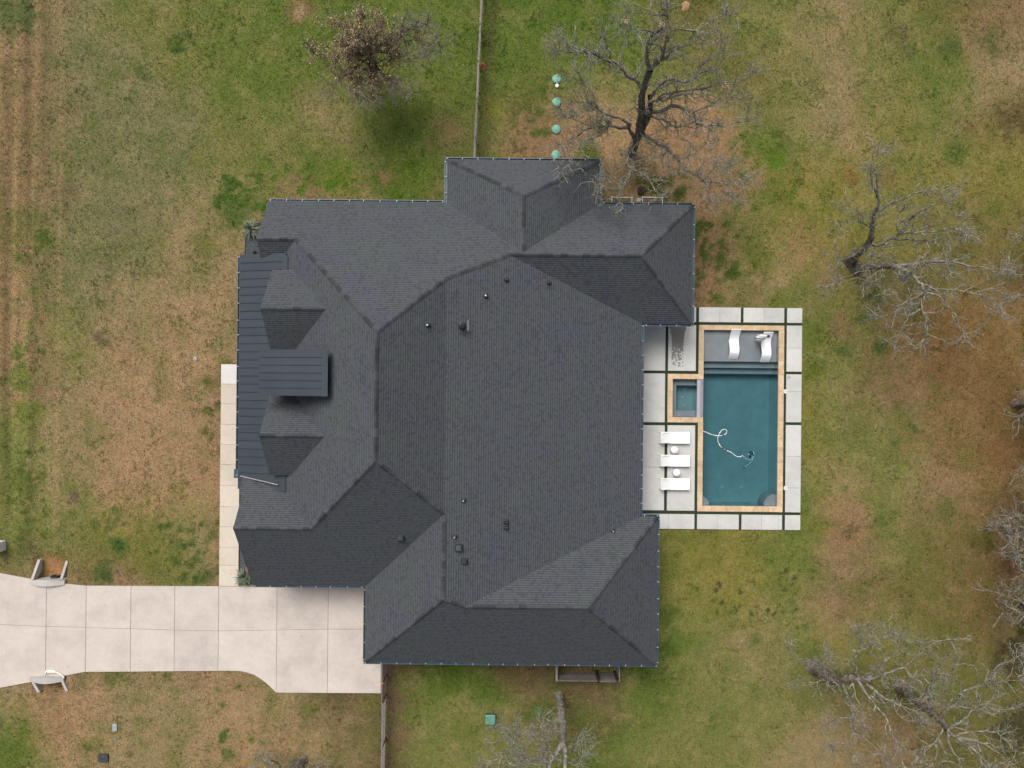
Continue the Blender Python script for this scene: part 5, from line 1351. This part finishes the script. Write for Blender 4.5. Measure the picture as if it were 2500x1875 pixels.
lb = traced(*o8, [
 (.15, .05, [(1480, 1130, 6.4), (1560, 1210, 7), (1680, 1270, 7.6), (1800, 1380, 8.2), (1870, 1500, 8.6)]),
 (.13, .02, [(1300, 925, 4), (1290, 770, 4.8), (1330, 640, 5.4), (1370, 570, 5.8), (1410, 470, 6.1), (1470, 380, 6.5), (1530, 300, 6.9), (1510, 205, 7.2)]), (.05, .015, [(1380, 570, 5.8), (1460, 582, 6), (1530, 570, 6.2), (1565, 490, 6.5)]),
 (.13, .02, [(1390, 1000, 5), (1480, 890, 5.6), (1570, 860, 5.9), (1700, 900, 6.3), (1850, 870, 6.7), (2000, 910, 7), (2210, 855, 7.4)]),
 (.10, .02, [(1540, 870, 5.8), (1600, 760, 6.2), (1700, 720, 6.6), (1810, 670, 7), (1860, 590, 7.4), (2000, 500, 7.8), (2160, 425, 8.1)]), (.06, .015, [(1810, 670, 7), (2000, 650, 7.4), (2160, 615, 7.8)]),
 (.12, .02, [(1470, 1110, 6.3), (1600, 1040, 6.7), (1700, 950, 7), (1770, 890, 7.3)]), (.10, .02, [(1440, 1090, 5.9), (1350, 1210, 6.4), (1250, 1280, 6.7), (1185, 1355, 7)]), (.05, .012, [(1350, 1215, 6.4), (1370, 1340, 6.8), (1350, 1440, 7.1)]),
 (.12, .03, [(1475, 1130, 6.4), (1500, 1280, 7), (1550, 1400, 7.5), (1590, 1520, 7.9)]), (.11, .02, [(1560, 1190, 6.9), (1750, 1210, 7.4), (1900, 1290, 7.8), (2060, 1405, 8.2)]), (.08, .02, [(1560, 1180, 6.9), (1750, 1130, 7.4), (1870, 1130, 7.7), (1980, 1175, 8)]), (.06, .02, [(1750, 1210, 7.4), (1800, 1340, 7.8), (1850, 1420, 8.0)]), (.06, .015, [(1310, 930, 4.2), (1440, 880, 4.8), (1470, 760, 5.4), (1455, 680, 5.7)]), (.06, .015, [(1850, 870, 6.7), (1950, 780, 7.1), (1900, 720, 7.4)])])
build_tree('bare_oak_tree', 'bare oak at the south-east corner of the lawn, its dark trunk leaning away', tuple(P(2198, 1675, 0)), tr, lb, 52, dens=2.4, l1=(.45, 1.3))

# --- pale oak south of the house
o6 = ((1040, 1720), .208)
tr = [([tuple(P(*q)) for q in ((1365, 1697, -.1), (1369, 1730, 2.0), (1373, 1760, 3.2), (1375, 1790, 4.4), (1374, 1816, 5.2))], .27, .20)]
lb = [([tuple(P(*q)) for q in ((1374, 1812, 5.1), (1378, 1835, 5.7), (1381, 1880, 6.8), (1386, 1950, 8), (1395, 2040, 9))], .17, .06), ([tuple(P(*q)) for q in ((1372, 1816, 5.2), (1350, 1850, 5.8), (1336, 1880, 6.3), (1326, 1940, 7), (1300, 2020, 8))], .21, .06)]
lb += traced(*o6, [(.12, .02, [(1440, 690, 6.1), (1390, 640, 6.3), (1300, 640, 6.5), (1220, 630, 6.8), (1130, 560, 7.1), (1010, 490, 7.4), (900, 400, 7.7), (850, 290, 8)]), (.08, .02, [(1220, 660, 6.8), (1040, 610, 7.1), (950, 580, 7.3), (880, 600, 7.5), (800, 660, 7.7), (690, 725, 8)]),
 (.09, .02, [(1400, 640, 6.3), (1402, 480, 6.8), (1370, 400, 7.1), (1360, 300, 7.4), (1372, 190, 7.7)]), (.05, .015, [(1405, 475, 6.8), (1440, 400, 7.2), (1470, 290, 7.6)]), (.04, .012, [(1360, 365, 7.2), (1240, 320, 7.5)]), (.06, .015, [(1130, 560, 7.1), (1160, 510, 7.4), (1110, 360, 7.8)]), (.06, .015, [(1010, 490, 7.4), (1040, 420, 7.7), (975, 300, 8)]),
 (.05, .012, [(1655, 495, 5.0), (1750, 470, 5.6), (1835, 425, 6)]), (.06, .015, [(930, 590, 7.3), (960, 680, 7.6), (1080, 700, 7.8)]), (.06, .015, [(1200, 660, 6.8), (1190, 760, 7.3), (1150, 860, 7.8)]), (.05, .015, [(1640, 650, 5.8), (1760, 700, 6.5), (1830, 600, 7)]), (.06, .015, [(900, 610, 7.5), (840, 740, 7.8), (760, 850, 8.2)])])
build_tree('bare_oak_tree', 'pale bare oak with a thick trunk south of the wooden screen', tuple(P(1365, 1697, 0)), tr, lb, 61, dens=3.4, l1=(.4, 1.2), limb_m='twig', bark_m='limb', n2=5)

# --- oak keeping its brown leaves, north-west lawn
bb = P(912, 178, 0)
def rel(paths):
    return [([tuple(P(*q)) for q in pts], r0, r1) for r0, r1, pts in paths]
tr = rel([(.30, .18, [(912, 178, -.1), (908, 162, 1.2), (903, 145, 2.4), (898, 132, 3.2)])])
lb = rel([(.13, .02, [(898, 132, 3.2), (930, 105, 4.2), (960, 88, 4.8), (1000, 75, 5.4), (1045, 65, 5.8)]), (.11, .02, [(915, 118, 3.7), (955, 95, 4.4), (1010, 95, 5), (1040, 98, 5.3), (1075, 112, 5.7)]), (.10, .02, [(900, 130, 3.3), (950, 125, 4), (1000, 140, 4.6), (1045, 138, 5.2)]),
          (.10, .02, [(902, 140, 2.8), (930, 175, 3.4), (960, 205, 3.9), (990, 222, 4.3)]), (.10, .02, [(902, 142, 2.6), (905, 190, 3.4), (915, 220, 3.9), (905, 248, 4.3)]), (.11, .02, [(898, 132, 3.2), (880, 100, 4.4), (886, 70, 5.6), (892, 42, 6.4)]),
          (.11, .02, [(898, 132, 3.2), (860, 95, 4.4), (840, 70, 5.4), (822, 55, 6)]), (.10, .02, [(900, 136, 3.0), (850, 130, 4), (810, 138, 4.8), (772, 128, 5.4)]), (.09, .02, [(900, 140, 2.8), (865, 170, 3.6), (840, 190, 4.2), (815, 215, 4.6)]), (.09, .02, [(898, 132, 3.2), (870, 120, 4.6), (840, 110, 5.8)]), (.09, .02, [(898, 130, 3.3), (890, 110, 5), (880, 90, 6.4)]), (.08, .02, [(900, 128, 3.4), (920, 90, 5), (930, 60, 6)]),
          (.07, .02, [(870, 165, 3.5), (880, 195, 4.2), (870, 225, 4.6)])])
lc = P(872, 112, 4.8)
build_tree('brown_leaf_oak_tree', 'oak still holding brown dead leaves in the north-west lawn', tuple(bb), tr, lb, 71, dens=6.0, l1=(.5, 1.3), limb_m='limb_dark', leaves=(tuple(lc), 2.6, 14000), group=None, n2=6)

# --- oaks along the eastern boundary and one at the south edge, mostly outside the picture
def wild_tree(u, v, seed, label, h=7.5, spread=3.4, dens=1.6, name='bare_oak_tree'):
    r = np.random.default_rng(seed); b = np.array(P(u, v, 0))
    top = b + np.array([r.normal(0, .4), r.normal(0, .4), h*.36])
    trk = [([tuple(b - np.array([0, 0, .1])), tuple(b + (top-b)*.5 + r.normal(0, .08, 3)), tuple(top)], .27, .17)]
    lim = []
    n = 11
    for i in range(n):
        a = 2*math.pi*i/n + r.uniform(-.25, .25); el = r.uniform(.15, .95); L = spread*r.uniform(.75, 1.15)
        st = b + (top-b)*r.uniform(.6, 1.0); d = np.array([math.cos(a)*math.cos(el), math.sin(a)*math.cos(el), math.sin(el)])
        pts = [st]
        for k in range(5):
            d = unit(d + r.normal(0, .22, 3) + np.array([0, 0, .02])); pts.append(pts[-1] + d*L/5)
        lim.append(([tuple(q) for q in pts], .11, .02))
        k = r.integers(2, 4); d2 = unit(d + r.normal(0, .6, 3)); lim.append(([tuple(pts[k]), tuple(pts[k] + d2*L*.25), tuple(pts[k] + unit(d2 + r.normal(0, .3, 3))*L*.5)], .06, .015))
    build_tree(name, label, tuple(b), trk, lim, seed+1, dens=dens, l1=(.5, 1.5))
wild_tree(2515, 615, 81, 'bare tree reaching in from the east edge beside the crossing oaks')
wild_tree(2478, 985, 82, 'bare tree at the east edge level with the spa', spread=3.0, h=6.5)
wild_tree(2520, 1120, 87, 'bare tree at the east edge level with the far lounge chair', spread=3.6)
wild_tree(2462, 1290, 83, 'bare tree at the east edge level with the southern end of the pool deck', spread=3.4)
wild_tree(2500, 1470, 84, 'bare tree at the east edge above the south-east corner oak', spread=3.6)
wild_tree(2510, 1830, 85, 'bare tree filling the south-east corner of the lawn', spread=3.6)
wild_tree(738, 1856, 86, 'bare tree at the south edge below the driveway apron', h=5.6, spread=2.6, dens=1.2)

# ================================================================== FENCES AND SCREEN
def rail_fence(label, a, b, posts, h=1.4):
    root = empty('rail_fence', (a.x, a.y, 0)); tag(root, label, 'fence')
    a0, b0 = Vector((0, 0, 0)), Vector((b.x-a.x, b.y-a.y, 0)); d = b0.normalized(); L = b0.length
    s = Vector((d.y, -d.x, 0))
    cuts = [0] + posts + [L]
    for i, t in enumerate(posts):
        o = MB().tube([d*t + Vector((0, 0, -.2)), d*t + Vector((0, 0, h+.05))], .048, 10).build('post', M['browniron'], root)
        MB().lathe([(.05, 0), (.058, .02), (.03, .05)], tuple(d*t + Vector((0, 0, h+.045))), 10).build('post_cap', M['greywood_y'], o)
    for t0, t1 in zip(cuts[:-1], cuts[1:]):
        for z, w in ((h, .095), (h*.66, .075), (h*.33, .075)):
            w2 = Vector((rnd.uniform(-.012, .012), 0, rnd.uniform(-.012, .012)))
            MB().beam(d*(t0+.01) + Vector((0, 0, z)) + w2, d*(t1-.01) + Vector((0, 0, z)) - w2, w, .05).build('rail', M['greywood_y'], root)
    return root
a = P(1157, 392, 1.4); b = P(1179, -90, 1.4)
L = (Vector((b.x, b.y)) - Vector((a.x, a.y))).length
ps = [(Vector(P(0, 0, 1.4).xy) * 0 + Vector((P(1160, v, 1.4).x, P(1160, v, 1.4).y)) - Vector((a.x, a.y))).length for v in (335, 240, 148, 58, -32)]
rail_fence('grey wooden rail fence running north from the top of the roof', a, b, ps)
a = P(934, 1716, 1.4); b = P(930, 1960, 1.4)
ps = [.05] + [abs(P(934, v, 1.4).y - a.y) for v in (1827, 1920)]
rail_fence('grey wooden rail fence running south from the driveway gate', a, b, ps)
# iron gate between house and fence
ga = P(936, 1612, 1.35); gb = P(934, 1712, 1.35)
gate = empty('iron_gate', (ga.x, ga.y, 0)); tag(gate, 'dark rusty iron gate between the garage wing and the south rail fence', 'gate')
e = Vector((gb.x-ga.x, gb.y-ga.y, 0))
fr = MB()
for z in (.18, .62, 1.0, 1.35): fr.beam(Vector((0, 0, z)), e + Vector((0, 0, z)), .07 if z > 1.2 else .05, .05)
for t in (.02, .98): fr.beam(e*t + Vector((0, 0, .15)), e*t + Vector((0, 0, 1.37)), .055)
fr.build('gate_frame', M['browniron'], gate)
MB().beam(e*.02 + Vector((-.06, 0, 1.36)), e*.99 + Vector((-.06, 0, 1.36)), .04, .04).build('top_rail', M['greywood_y'], gate)
MB().tube([e*.54 + Vector((0, 0, 0)), e*.54 + Vector((0, 0, 1.48))], .06, 10).build('gate_post', M['browniron'], gate)
MB().lathe([(.05, 0), (.085, .03), (.085, .08), (.04, .12)], tuple(e*.54 + Vector((0, 0, 1.47))), 14).build('post_cap', M['orange'], gate, smooth=True)

# weathered wooden screen by the south wall
h = 1.55
xl, xr = P(1360, 1640, h).x, P(1510, 1640, h).x; yb = P(1435, 1663, h).y
scr = empty('wooden_screen', (xl, yb, 0)); tag(scr, 'weathered grey slatted wooden screen enclosure against the south wall', 'screen')
W = xr - xl; D = (-17.32) - yb
for i in range(9):
    z = .10 + i*.168
    MB().box(.06, W*.655, -.012 + rnd.uniform(-.008, .008), .016, z, z+.135 + rnd.uniform(-.012, .006)).build('slat', M['greywood'], scr)
    MB().box(W*.70, W-.16, -.012 + rnd.uniform(-.006, .006), .016, z, z+.14).build('slat', M['greywood'], scr)
for x in (.0, W*.665, W*.69, W-.13, W-.03):
    MB().box(x, x+.09, .018, .10, -.1, h-.02).build('post', M['darkwood'], scr)
MB().box(W*.70, W-.16, -.05, .05, h, h+.035).build('top_board', M['greywood'], scr)
for i in range(9):
    z = .10 + i*.168
    MB().box(-.03, -.004, .12, D, z, z+.14).build('slat', M['greywood_y'], scr)
    MB().box(W+.065, W+.09, .12, D, z, z+.14).build('slat', M['greywood_y'], scr)
MB().box(-.09, .05, -.03, D, h-.02, h+.012).build('top_board', M['greywood_y'], scr)
MB().box(W+.04, W+.10, -.03, D, h-.02, h+.012).build('top_board', M['greywood_y'], scr)

# white pipe guard rails by the north wall
for (u0, u1, lab) in ((1494, 1543, 'white pipe guard rail by the north wall, nearer the top wing'), (1569, 1618, 'white pipe guard rail by the north wall, farther from the top wing')):
    a = P(u0, 481, .8); b = P(u1, 481, .8); yw = 11.25
    gr = empty('guard_rail', (a.x, a.y, 0)); tag(gr, lab, 'guard rail', 'white pipe guard rails')
    w = b.x - a.x
    for x in (0, w):
        o = MB().tube([(x, 0, -.1), (x, 0, .8)], .035, 10).build('post', M['white_plastic'], gr)
        MB().lathe([(.03, 0), (.048, .02), (.042, .05), (.02, .07)], (x, 0, .79), 12).build('post_cap', M['white_plastic'], o)
        MB().tube([(x, 0, .76), (x, yw - a.y, .76)], .018, 8).build('side_rail', M['white_plastic'], gr)
    MB().tube([(0, 0, .76), (w, 0, .76)], .018, 8).build('front_rail', M['white_plastic'], gr)
    MB().tube([(0, 0, .4), (w, 0, .4)], .02, 8).build('front_rail', M['finial'], gr)
    MB().box(.08, w-.08, -.55, -.05, -.02, .035).build('cover_plate', M['blackbox'], gr)

# dark pot with a dried plant, stepping stone
p = P(1563, 466, 0)
pot = empty('plant_pot', (p.x, p.y, 0)); tag(pot, 'round black pot with a dried brown plant north of the house', 'pot')
MB().lathe([(.15, 0), (.2, .03), (.24, .28), (.26, .30), (.23, .31), (.2, .26), (.02, .25)], (0, 0, 0), 20).build('container', M['vent'], pot)
dm = MB()
for i in range(46):
    a = rnd.uniform(0, 6.28); L = rnd.uniform(.1, .26); dm.tube([(0, 0, .25), (math.cos(a)*L*.6, math.sin(a)*L*.6, .25 + rnd.uniform(.08, .25)), (math.cos(a)*L, math.sin(a)*L, .25 + rnd.uniform(.05, .3))], [.008, .007, .004], 3)
dm.build('dried_plant', M['leafdead'], pot)
p = P(1559, 488, 0); t = MB().cbox(-.14, .14, -.12, .12, -.02, .04, .012).build('stepping_stone', M['headwall'], loc=(p.x, p.y, 0)); tag(t, 'small square concrete stepping stone between the two guard rails', 'stone')

# ================================================================== LIDS AND BOXES IN THE LAWN
def dome_lid(u, v, label, r_=.31):
    p = P(u, v, .1)
    o = MB().lathe([(r_, -.05), (r_, .05), (r_*.97, .075), (r_*.8, .105), (r_*.5, .125), (.02, .135)], (0, 0, 0), 28).build('septic_lid', M['greenplastic'], loc=(p.x, p.y, 0), smooth=True)
    tag(o, label, 'lid', 'green septic lids in a row')
    for k in range(6):
        a = k*math.pi/3 + .3
        MB().box(r_*.35, r_*.85, -.012, .012, .10, .118, Matrix.Rotation(a, 4, 'Z')).build('rib', M['greenplastic'], o)
    for k in range(4):
        a = k*math.pi/2; MB().lathe([(.014, .06), (.014, .085)], (math.cos(a)*r_*.93, math.sin(a)*r_*.93, 0), 8).build('screw', M['steel'], o)
dome_lid(1359, 192, 'round green septic lid at the top of the row, beside the white cap')
dome_lid(1359, 248, 'second round green septic lid from the top of the row')
dome_lid(1358, 315, 'third round green septic lid from the top of the row')
dome_lid(1357, 377, 'round green septic lid touching the roof edge')
p = P(1360, 209, .1); t = MB().lathe([(.10, -.05), (.10, .09), (.115, .10), (.115, .13), (.03, .15)], (0, 0, 0), 18).build('cleanout_cap', M['white_plastic'], loc=(p.x, p.y, 0)); tag(t, 'small white cleanout cap just below the topmost green lid', 'cap')
MB().box(-.03, .03, -.03, .03, .15, .18).build('cap_nut', M['white_plastic'], t)
p = P(476, 876, .05); t = MB().lathe([(.14, -.04), (.14, .035), (.12, .045), (.02, .05)], (0, 0, 0), 20).build('cleanout_cap', M['greybox'], loc=(p.x, p.y, 0)); tag(t, 'pale round cap in the front lawn left of the walkway', 'cap')
MB().box(-.03, .03, -.03, .03, .048, .07).build('cap_nut', M['greybox'], t)

def lawn_box(name, u, v, w, d, h, mat, rim, label, slot=False):
    p = P(u, v, h); o = empty(name, (p.x, p.y, 0)); tag(o, label, 'utility box')
    def rr(w, d, r, n=5):
        out = []
        for cx_, cy_, a0 in ((w-r, d-r, 0), (-w+r, d-r, 90), (-w+r, -d+r, 180), (w-r, -d+r, 270)):
            for i in range(n): a = R(a0 + 90*i/(n-1)); out.append((cx_ + r*math.cos(a), cy_ + r*math.sin(a)))
        return out
    MB().prism(rr(w, d, .06), -.08, h*.82).build('body', M[rim], o)
    lid = MB(); a = rr(w*.95, d*.95, .06); b_ = rr(w*.86, d*.86, .06); n = len(a)
    lid.add([(x, y, h*.823) for x, y in a] + [(x, y, h*.93) for x, y in a] + [(x, y, h) for x, y in b_], [tuple(range(2*n, 3*n))] + [(i, (i+1) % n, n+(i+1) % n, n+i) for i in range(n)] + [(n+i, n+(i+1) % n, 2*n+(i+1) % n, 2*n+i) for i in range(n)])
    lid.build('lid', M[mat], o)
    if slot: MB().box(-w*.62, -w*.46, -d*.12, d*.12, h+.001, h+.006).build('handle_slot', M['vent'], o)
    else: MB().lathe([(.02, 0), (.02, .006)], (0, d*.5, h+.001), 10).build('lid_bolt', M['steel'], o)
    return o
lawn_box('utility_box', 1197, 1758, .34, .34, .30, 'greenbox', 'greenbox_dark', 'green square utility box with a handle slot south of the house', True)
lawn_box('valve_box', 279, 1777, .165, .25, .06, 'greybox', 'greybox', 'pale grey-green rectangular valve box lid in the south-west lawn')
lawn_box('meter_box', 251, 1852, .33, .27, .10, 'blackbox', 'blackbox', 'black square meter box lid in the south-west lawn')
p = P(281, 1805, .03); t = MB().lathe([(.09, -.03), (.09, .03), (.02, .04)], (0, 0, 0), 16).build('irrigation_valve', M['greenbox'], loc=(p.x, p.y, 0)); tag(t, 'tiny round green irrigation valve below the pale valve box', 'valve')
MB().box(-.02, .02, -.02, .02, .038, .05).build('cap_nut', M['greenbox'], t)

# ants' sand mounds and a dried weed at the fence
for i, (u, v, r_, lab) in enumerate(((1674, 14, .26, 'sandy mound at the top edge right of the big oak crown'), (1530, 53, .18, 'sandy mound left of the big oak crown top'), (1617, 63, .22, 'sandy mound below the top of the big oak crown'), (1771, 210, .22, 'sandy mound under the right limbs of the big oak'))):
    p = P(u, v, 0); k = 22; mb = MB()
    for j, (rr_, z) in enumerate(((1.15, -.03), (.9, .025), (.55, .06), (.2, .085))):
        for q in range(k):
            a = 2*math.pi*q/k; f = 1 + .10*math.sin(a*2+i) + .07*math.sin(a*5+2*i) + rnd.uniform(-.06, .06); mb.v.append((r_*rr_*f*math.cos(a), r_*rr_*f*math.sin(a)*1.15, z))
    for j in range(3):
        for q in range(k): q2 = (q+1) % k; mb.f.append((j*k+q, j*k+q2, (j+1)*k+q2, (j+1)*k+q))
    mb.f.append(tuple(3*k+q for q in range(k)))
    t = mb.build('sand_mound', M['sand'], loc=(p.x, p.y, 0), smooth=True); tag(t, lab, 'mound', 'sandy mounds in the north lawn')
p = P(1176, 163, 0); wd = MB()
for i in range(120):
    a = rnd.uniform(0, 6.28); L = rnd.uniform(.12, .36); h_ = rnd.uniform(.03, .16)
    wd.tube([(0, 0, 0), (math.cos(a)*L*.5, math.sin(a)*L*.5, h_), (math.cos(a)*L, math.sin(a)*L, h_*.6)], [.014, .018, .006], 3)
t = wd.build('dry_weed', M['pinkplant'], loc=(p.x + .12, p.y, -.01)); tag(t, 'pinkish dry weed growing at the north fence', 'weed')

# ================================================================== PLANTING BEDS
def bed(poly, label):
    o = MB().prism(poly, -.06, .03).build('gravel_bed', M['gravel']); tag(o, kind='structure')
    r = np.random.default_rng(len(poly)*7 + int(abs(poly[0][1])*10)); xs_ = [p[0] for p in poly]; ys_ = [p[1] for p in poly]
    n = 5200; x = r.uniform(min(xs_), max(xs_), n); y = r.uniform(min(ys_), max(ys_), n); k = in_poly(x, y, poly); x, y = x[k], y[k]; n = len(x)
    # crushed stone: small tetrahedra
    s = r.uniform(.015, .04, n); a = r.uniform(0, 6.28, n); V = []
    for j in range(3): V.append(np.stack([x + s*np.cos(a + j*2.1), y + s*np.sin(a + j*2.1), np.full(n, .028)], 1))
    V.append(np.stack([x, y, .03 + s*.9], 1)); V = np.stack(V, 1).reshape(-1, 3)
    i = np.arange(n)[:, None]*4; F = np.concatenate([i + np.array([[0, 1, 3]]), i + np.array([[1, 2, 3]]), i + np.array([[2, 0, 3]])])
    g_ = np.array([alb(*c) for c in ((66, 74, 78), (92, 100, 104), (48, 54, 58), (122, 128, 130))])[r.integers(0, 4, n)]
    st = link('crushed_stone', np_mesh('crushed_stone', V, F, M['leaf'], np.repeat(g_, 4, 0)), o); st['kind'] = 'stuff'
    n_ = len(poly); ed = MB()
    for q in range(n_):
        a_, b_ = Vector((*poly[q], .03)), Vector((*poly[(q+1) % n_], .03)); ed.beam(a_, b_, .025, .10)
    ed.build('edging', M['trim'], o)
bed([(-18.15, 10.72), (-15.12, 10.72), (-15.12, 7.72), (-18.2, 7.72)], 'a')
bed([(-18.37, -6.6), (-15.88, -6.6), (-15.88, -12.5), (-16.25, -13.0), (-17.3, -13.72), (-18.37, -13.82)], 'b')

def yucca(u, v, r_, label, mat, n=90, seed=1):
    rr_ = random.Random(seed); p = P(u, v, .35); o = empty('yucca_plant', (p.x, p.y, .02)); tag(o, label, 'plant')
    MB().lathe([(.09, -.02), (.10, .1), (.06, .2)], (0, 0, 0), 12).build('stem', M['leafdead'], o)
    me_l = []
    for i in range(n):
        a = i*2.39996 + rr_.uniform(-.2, .2); el = rr_.uniform(.05, 1.25); L = r_*rr_.uniform(.75, 1.15)
        d = Vector((math.cos(a)*math.cos(el), math.sin(a)*math.cos(el), math.sin(el)))
        s = Vector((-math.sin(a), math.cos(a), 0)); m = MB(); pts = []
        for k in range(5):
            t = k/4; c = Vector((0, 0, .15)) + d*L*t - Vector((0, 0, .35*L*t*t*(1-el/1.6))); w = .032*(1-t)**.6 + .003
            pts += [c - s*w, c + Vector((0, 0, -.006)), c + s*w]
        fs = []
        for k in range(4):
            b_ = k*3; fs += [(b_, b_+1, b_+4, b_+3), (b_+1, b_+2, b_+5, b_+4)]
        m.add(pts, fs); m.build('leaf', M[mat], o)
    return o
yucca(610, 558, .80, 'spiky yucca in the gravel bed at the north-west corner of the house', 'yucca', 80, 3)
yucca(595, 1410, .80, 'spiky green yucca beside the walkway at the south-west corner of the house', 'yucca', 110, 4)
p = P(622, 617, .1); m = MB()
for i in range(60):
    a = rnd.uniform(0, 6.28); L = rnd.uniform(.06, .24); m.tube([(0, 0, 0), (math.cos(a)*L*.6, math.sin(a)*L*.6, rnd.uniform(.05, .2)), (math.cos(a)*L, math.sin(a)*L, rnd.uniform(.03, .22))], [.01, .01, .005], 3)
t = m.build('dry_shrub', M['leafdead'], loc=(p.x, p.y, .02)); tag(t, 'small rust brown shrub in the gravel bed beside the metal porch roof', 'shrub')
st = MB(); q0 = P(617, 566, .3); 
for i in range(9):
    a = rnd.uniform(-1.4, .2); L = rnd.uniform(.3, .6); st.tube([(0, 0, .1), (math.cos(a)*L*.5, math.sin(a)*L*.5, .42), (math.cos(a)*L, math.sin(a)*L, .5)], [.014, .012, .008], 4)
t = st.build('dry_stalks', M['straw'], loc=(q0.x, q0.y, .0)); tag(t, 'pale dry flower stalks beside the north-west yucca', 'plant')
a = P(599, 1386, .3); b = P(607, 1411, .3)
t = MB().beam((0, 0, 0), (b.x-a.x, b.y-a.y, .0), .24, .05).build('cedar_plank', M['cedar'], loc=(a.x, a.y, .075)); tag(t, 'orange brown cedar plank lying in the gravel bed beside the yucca', 'plank')

# ================================================================== CULVERT HEADWALLS, PILLAR
def headwall(label, ymid, s, wings):
    o = empty('culvert_headwall', (-31.25, ymid, -.8)); tag(o, label, 'headwall', 'culvert headwalls under the driveway')
    inv = Matrix.Translation((31.25, -ymid, .8))
    def pt(mb, name, mat='headwall', sm=False):
        q = mb.build(name, M[mat], o, sm); q.matrix_parent_inverse = inv; return q
    # face wall with a gently arched top
    n = 16; m = MB(); x0, x1 = -32.45, -30.15
    for i in range(n+1):
        t = i/n; x = x0 + (x1-x0)*t; zt = .12 + .24*math.sin(math.pi*t); bow = .10*math.sin(math.pi*t)
        m.v += [(x, ymid - s*(.17 + bow*.6), -.95), (x, ymid - s*(.17 + bow*.6), zt), (x, ymid + s*(.10 + bow), zt - .02), (x, ymid + s*(.10 + bow*.6), -.95)]
    for i in range(n):
        for j in range(4):
            j2 = (j+1) % 4; m.f.append((i*4+j, i*4+j2, (i+1)*4+j2, (i+1)*4+j))
    m.f += [(0, 1, 2, 3), (n*4+3, n*4+2, n*4+1, n*4)]
    me = m.mesh('face_wall', M['headwall']); bmx = bmesh.new(); bmx.from_mesh(me); bmesh.ops.recalc_face_normals(bmx, faces=bmx.faces); bmx.to_mesh(me); bmx.free()
    q = link('face_wall', me, o); q.matrix_parent_inverse = inv
    for (p0, p1) in wings:
        p0, p1 = Vector(p0), Vector(p1); d = (p1-p0).normalized(); sd = Vector((-d.y, d.x))*.085
        w = MB(); c = [p0 + sd, p0 - sd, p1 - sd, p1 + sd]
        w.add([(v.x, v.y, -1.0) for v in c] + [(c[0].x, c[0].y, .14), (c[1].x, c[1].y, .14), (c[2].x, c[2].y, .03), (c[3].x, c[3].y, .03)], [(0,1,2,3), (7,6,5,4), (0,4,5,1), (1,5,6,2), (2,6,7,3), (3,7,4,0)])
        me = w.mesh('wing_wall', M['headwall']); bmx = bmesh.new(); bmx.from_mesh(me); bmesh.ops.recalc_face_normals(bmx, faces=bmx.faces); bmx.to_mesh(me); bmx.free()
        q = link('wing_wall', me, o); q.matrix_parent_inverse = inv
    ring = MB(); k = 20
    for (r_, yo) in ((.30, .17), (.30, .30), (.25, .30), (.25, .0)):
        for j in range(k):
            a = 2*math.pi*j/k; ring.v.append((-31.1 + r_*math.cos(a), ymid + s*yo, -.42 + r_*math.sin(a)))
    for i in range(3):
        for j in range(k): j2 = (j+1) % k; ring.f.append((i*k+j, i*k+j2, (i+1)*k+j2, (i+1)*k+j))
    ring.f.append(tuple(3*k+j for j in range(k)))
    pt(ring, 'pipe_mouth', 'vent')
    return o
hw = lambda u, v: P(u, v, .08)
headwall('concrete culvert headwall on the north side of the driveway, sand in its mouth', -13.72, 1, [((hw(79, 1415).x, hw(79, 1415).y), (hw(94, 1367).x, hw(94, 1367).y)), ((hw(151, 1412).x, hw(151, 1412).y), (hw(162, 1370).x, hw(162, 1370).y))])
headwall('concrete culvert headwall on the south side of the driveway, by the white pipe', -20.32, -1, [((hw(81, 1664).x, hw(81, 1664).y), (hw(93, 1691).x, hw(93, 1691).y)), ((hw(152, 1660).x, hw(152, 1660).y), (hw(162, 1689).x, hw(162, 1689).y))])
pts = [P(u, v, .1) for u, v in ((114, 1641), (124, 1639.5), (133, 1640), (143, 1643), (151, 1648), (157, 1655))]
pp_ = smooth_path([Vector((q.x, q.y, .12)) for q in pts], 4); c0 = pp_[0].copy()
n = len(pp_)
mb = MB().tube([q - Vector((c0.x, c0.y, 0)) for q in pp_], [(.125 if i < n*.36 else .125 - .06*min(1, (i - n*.36)/(n*.12))) for i in range(n)], 12)
mb.v = [(x, y, .058 + max(0, (z-.0)*.55)) for x, y, z in mb.v]
M['cream'] = simple('cream_pipe', (0.62, 0.58, 0.50), (0.70, 0.66, 0.58), 8, 0.6)
t = mb.build('drain_pipe', M['cream'], loc=(c0.x, c0.y, 0), smooth=True); tag(t, 'cream white curved drain pipe lying on the driveway edge at the south headwall', 'pipe')
MB().tube([(-.03, 0, .125), (.05, 0, .125)], .135, 12).build('pipe_collar', M['cream'], t)

a = P(14.5, 1319.5, 0); b = P(14.5, 1343, 0)
wd = a.y - b.y
pil = empty('mailbox_pillar', (a.x - wd/2, (a.y+b.y)/2, 0)); tag(pil, 'white stucco mailbox pillar at the west edge above the driveway', 'pillar')
MB().box(-wd/2, wd/2, -wd/2, wd/2, -.1, 1.25).build('shaft', M['stucco'], pil)
MB().cbox(-wd/2-.02, wd/2+.02, -wd/2-.02, wd/2+.02, 1.251, 1.33, .02).build('cap_stone', M['stucco'], pil)
MB().box(-wd/2-.05, -wd/2-.001, -.2, .2, .8, 1.1).build('mailbox_door', M['trim'], pil)
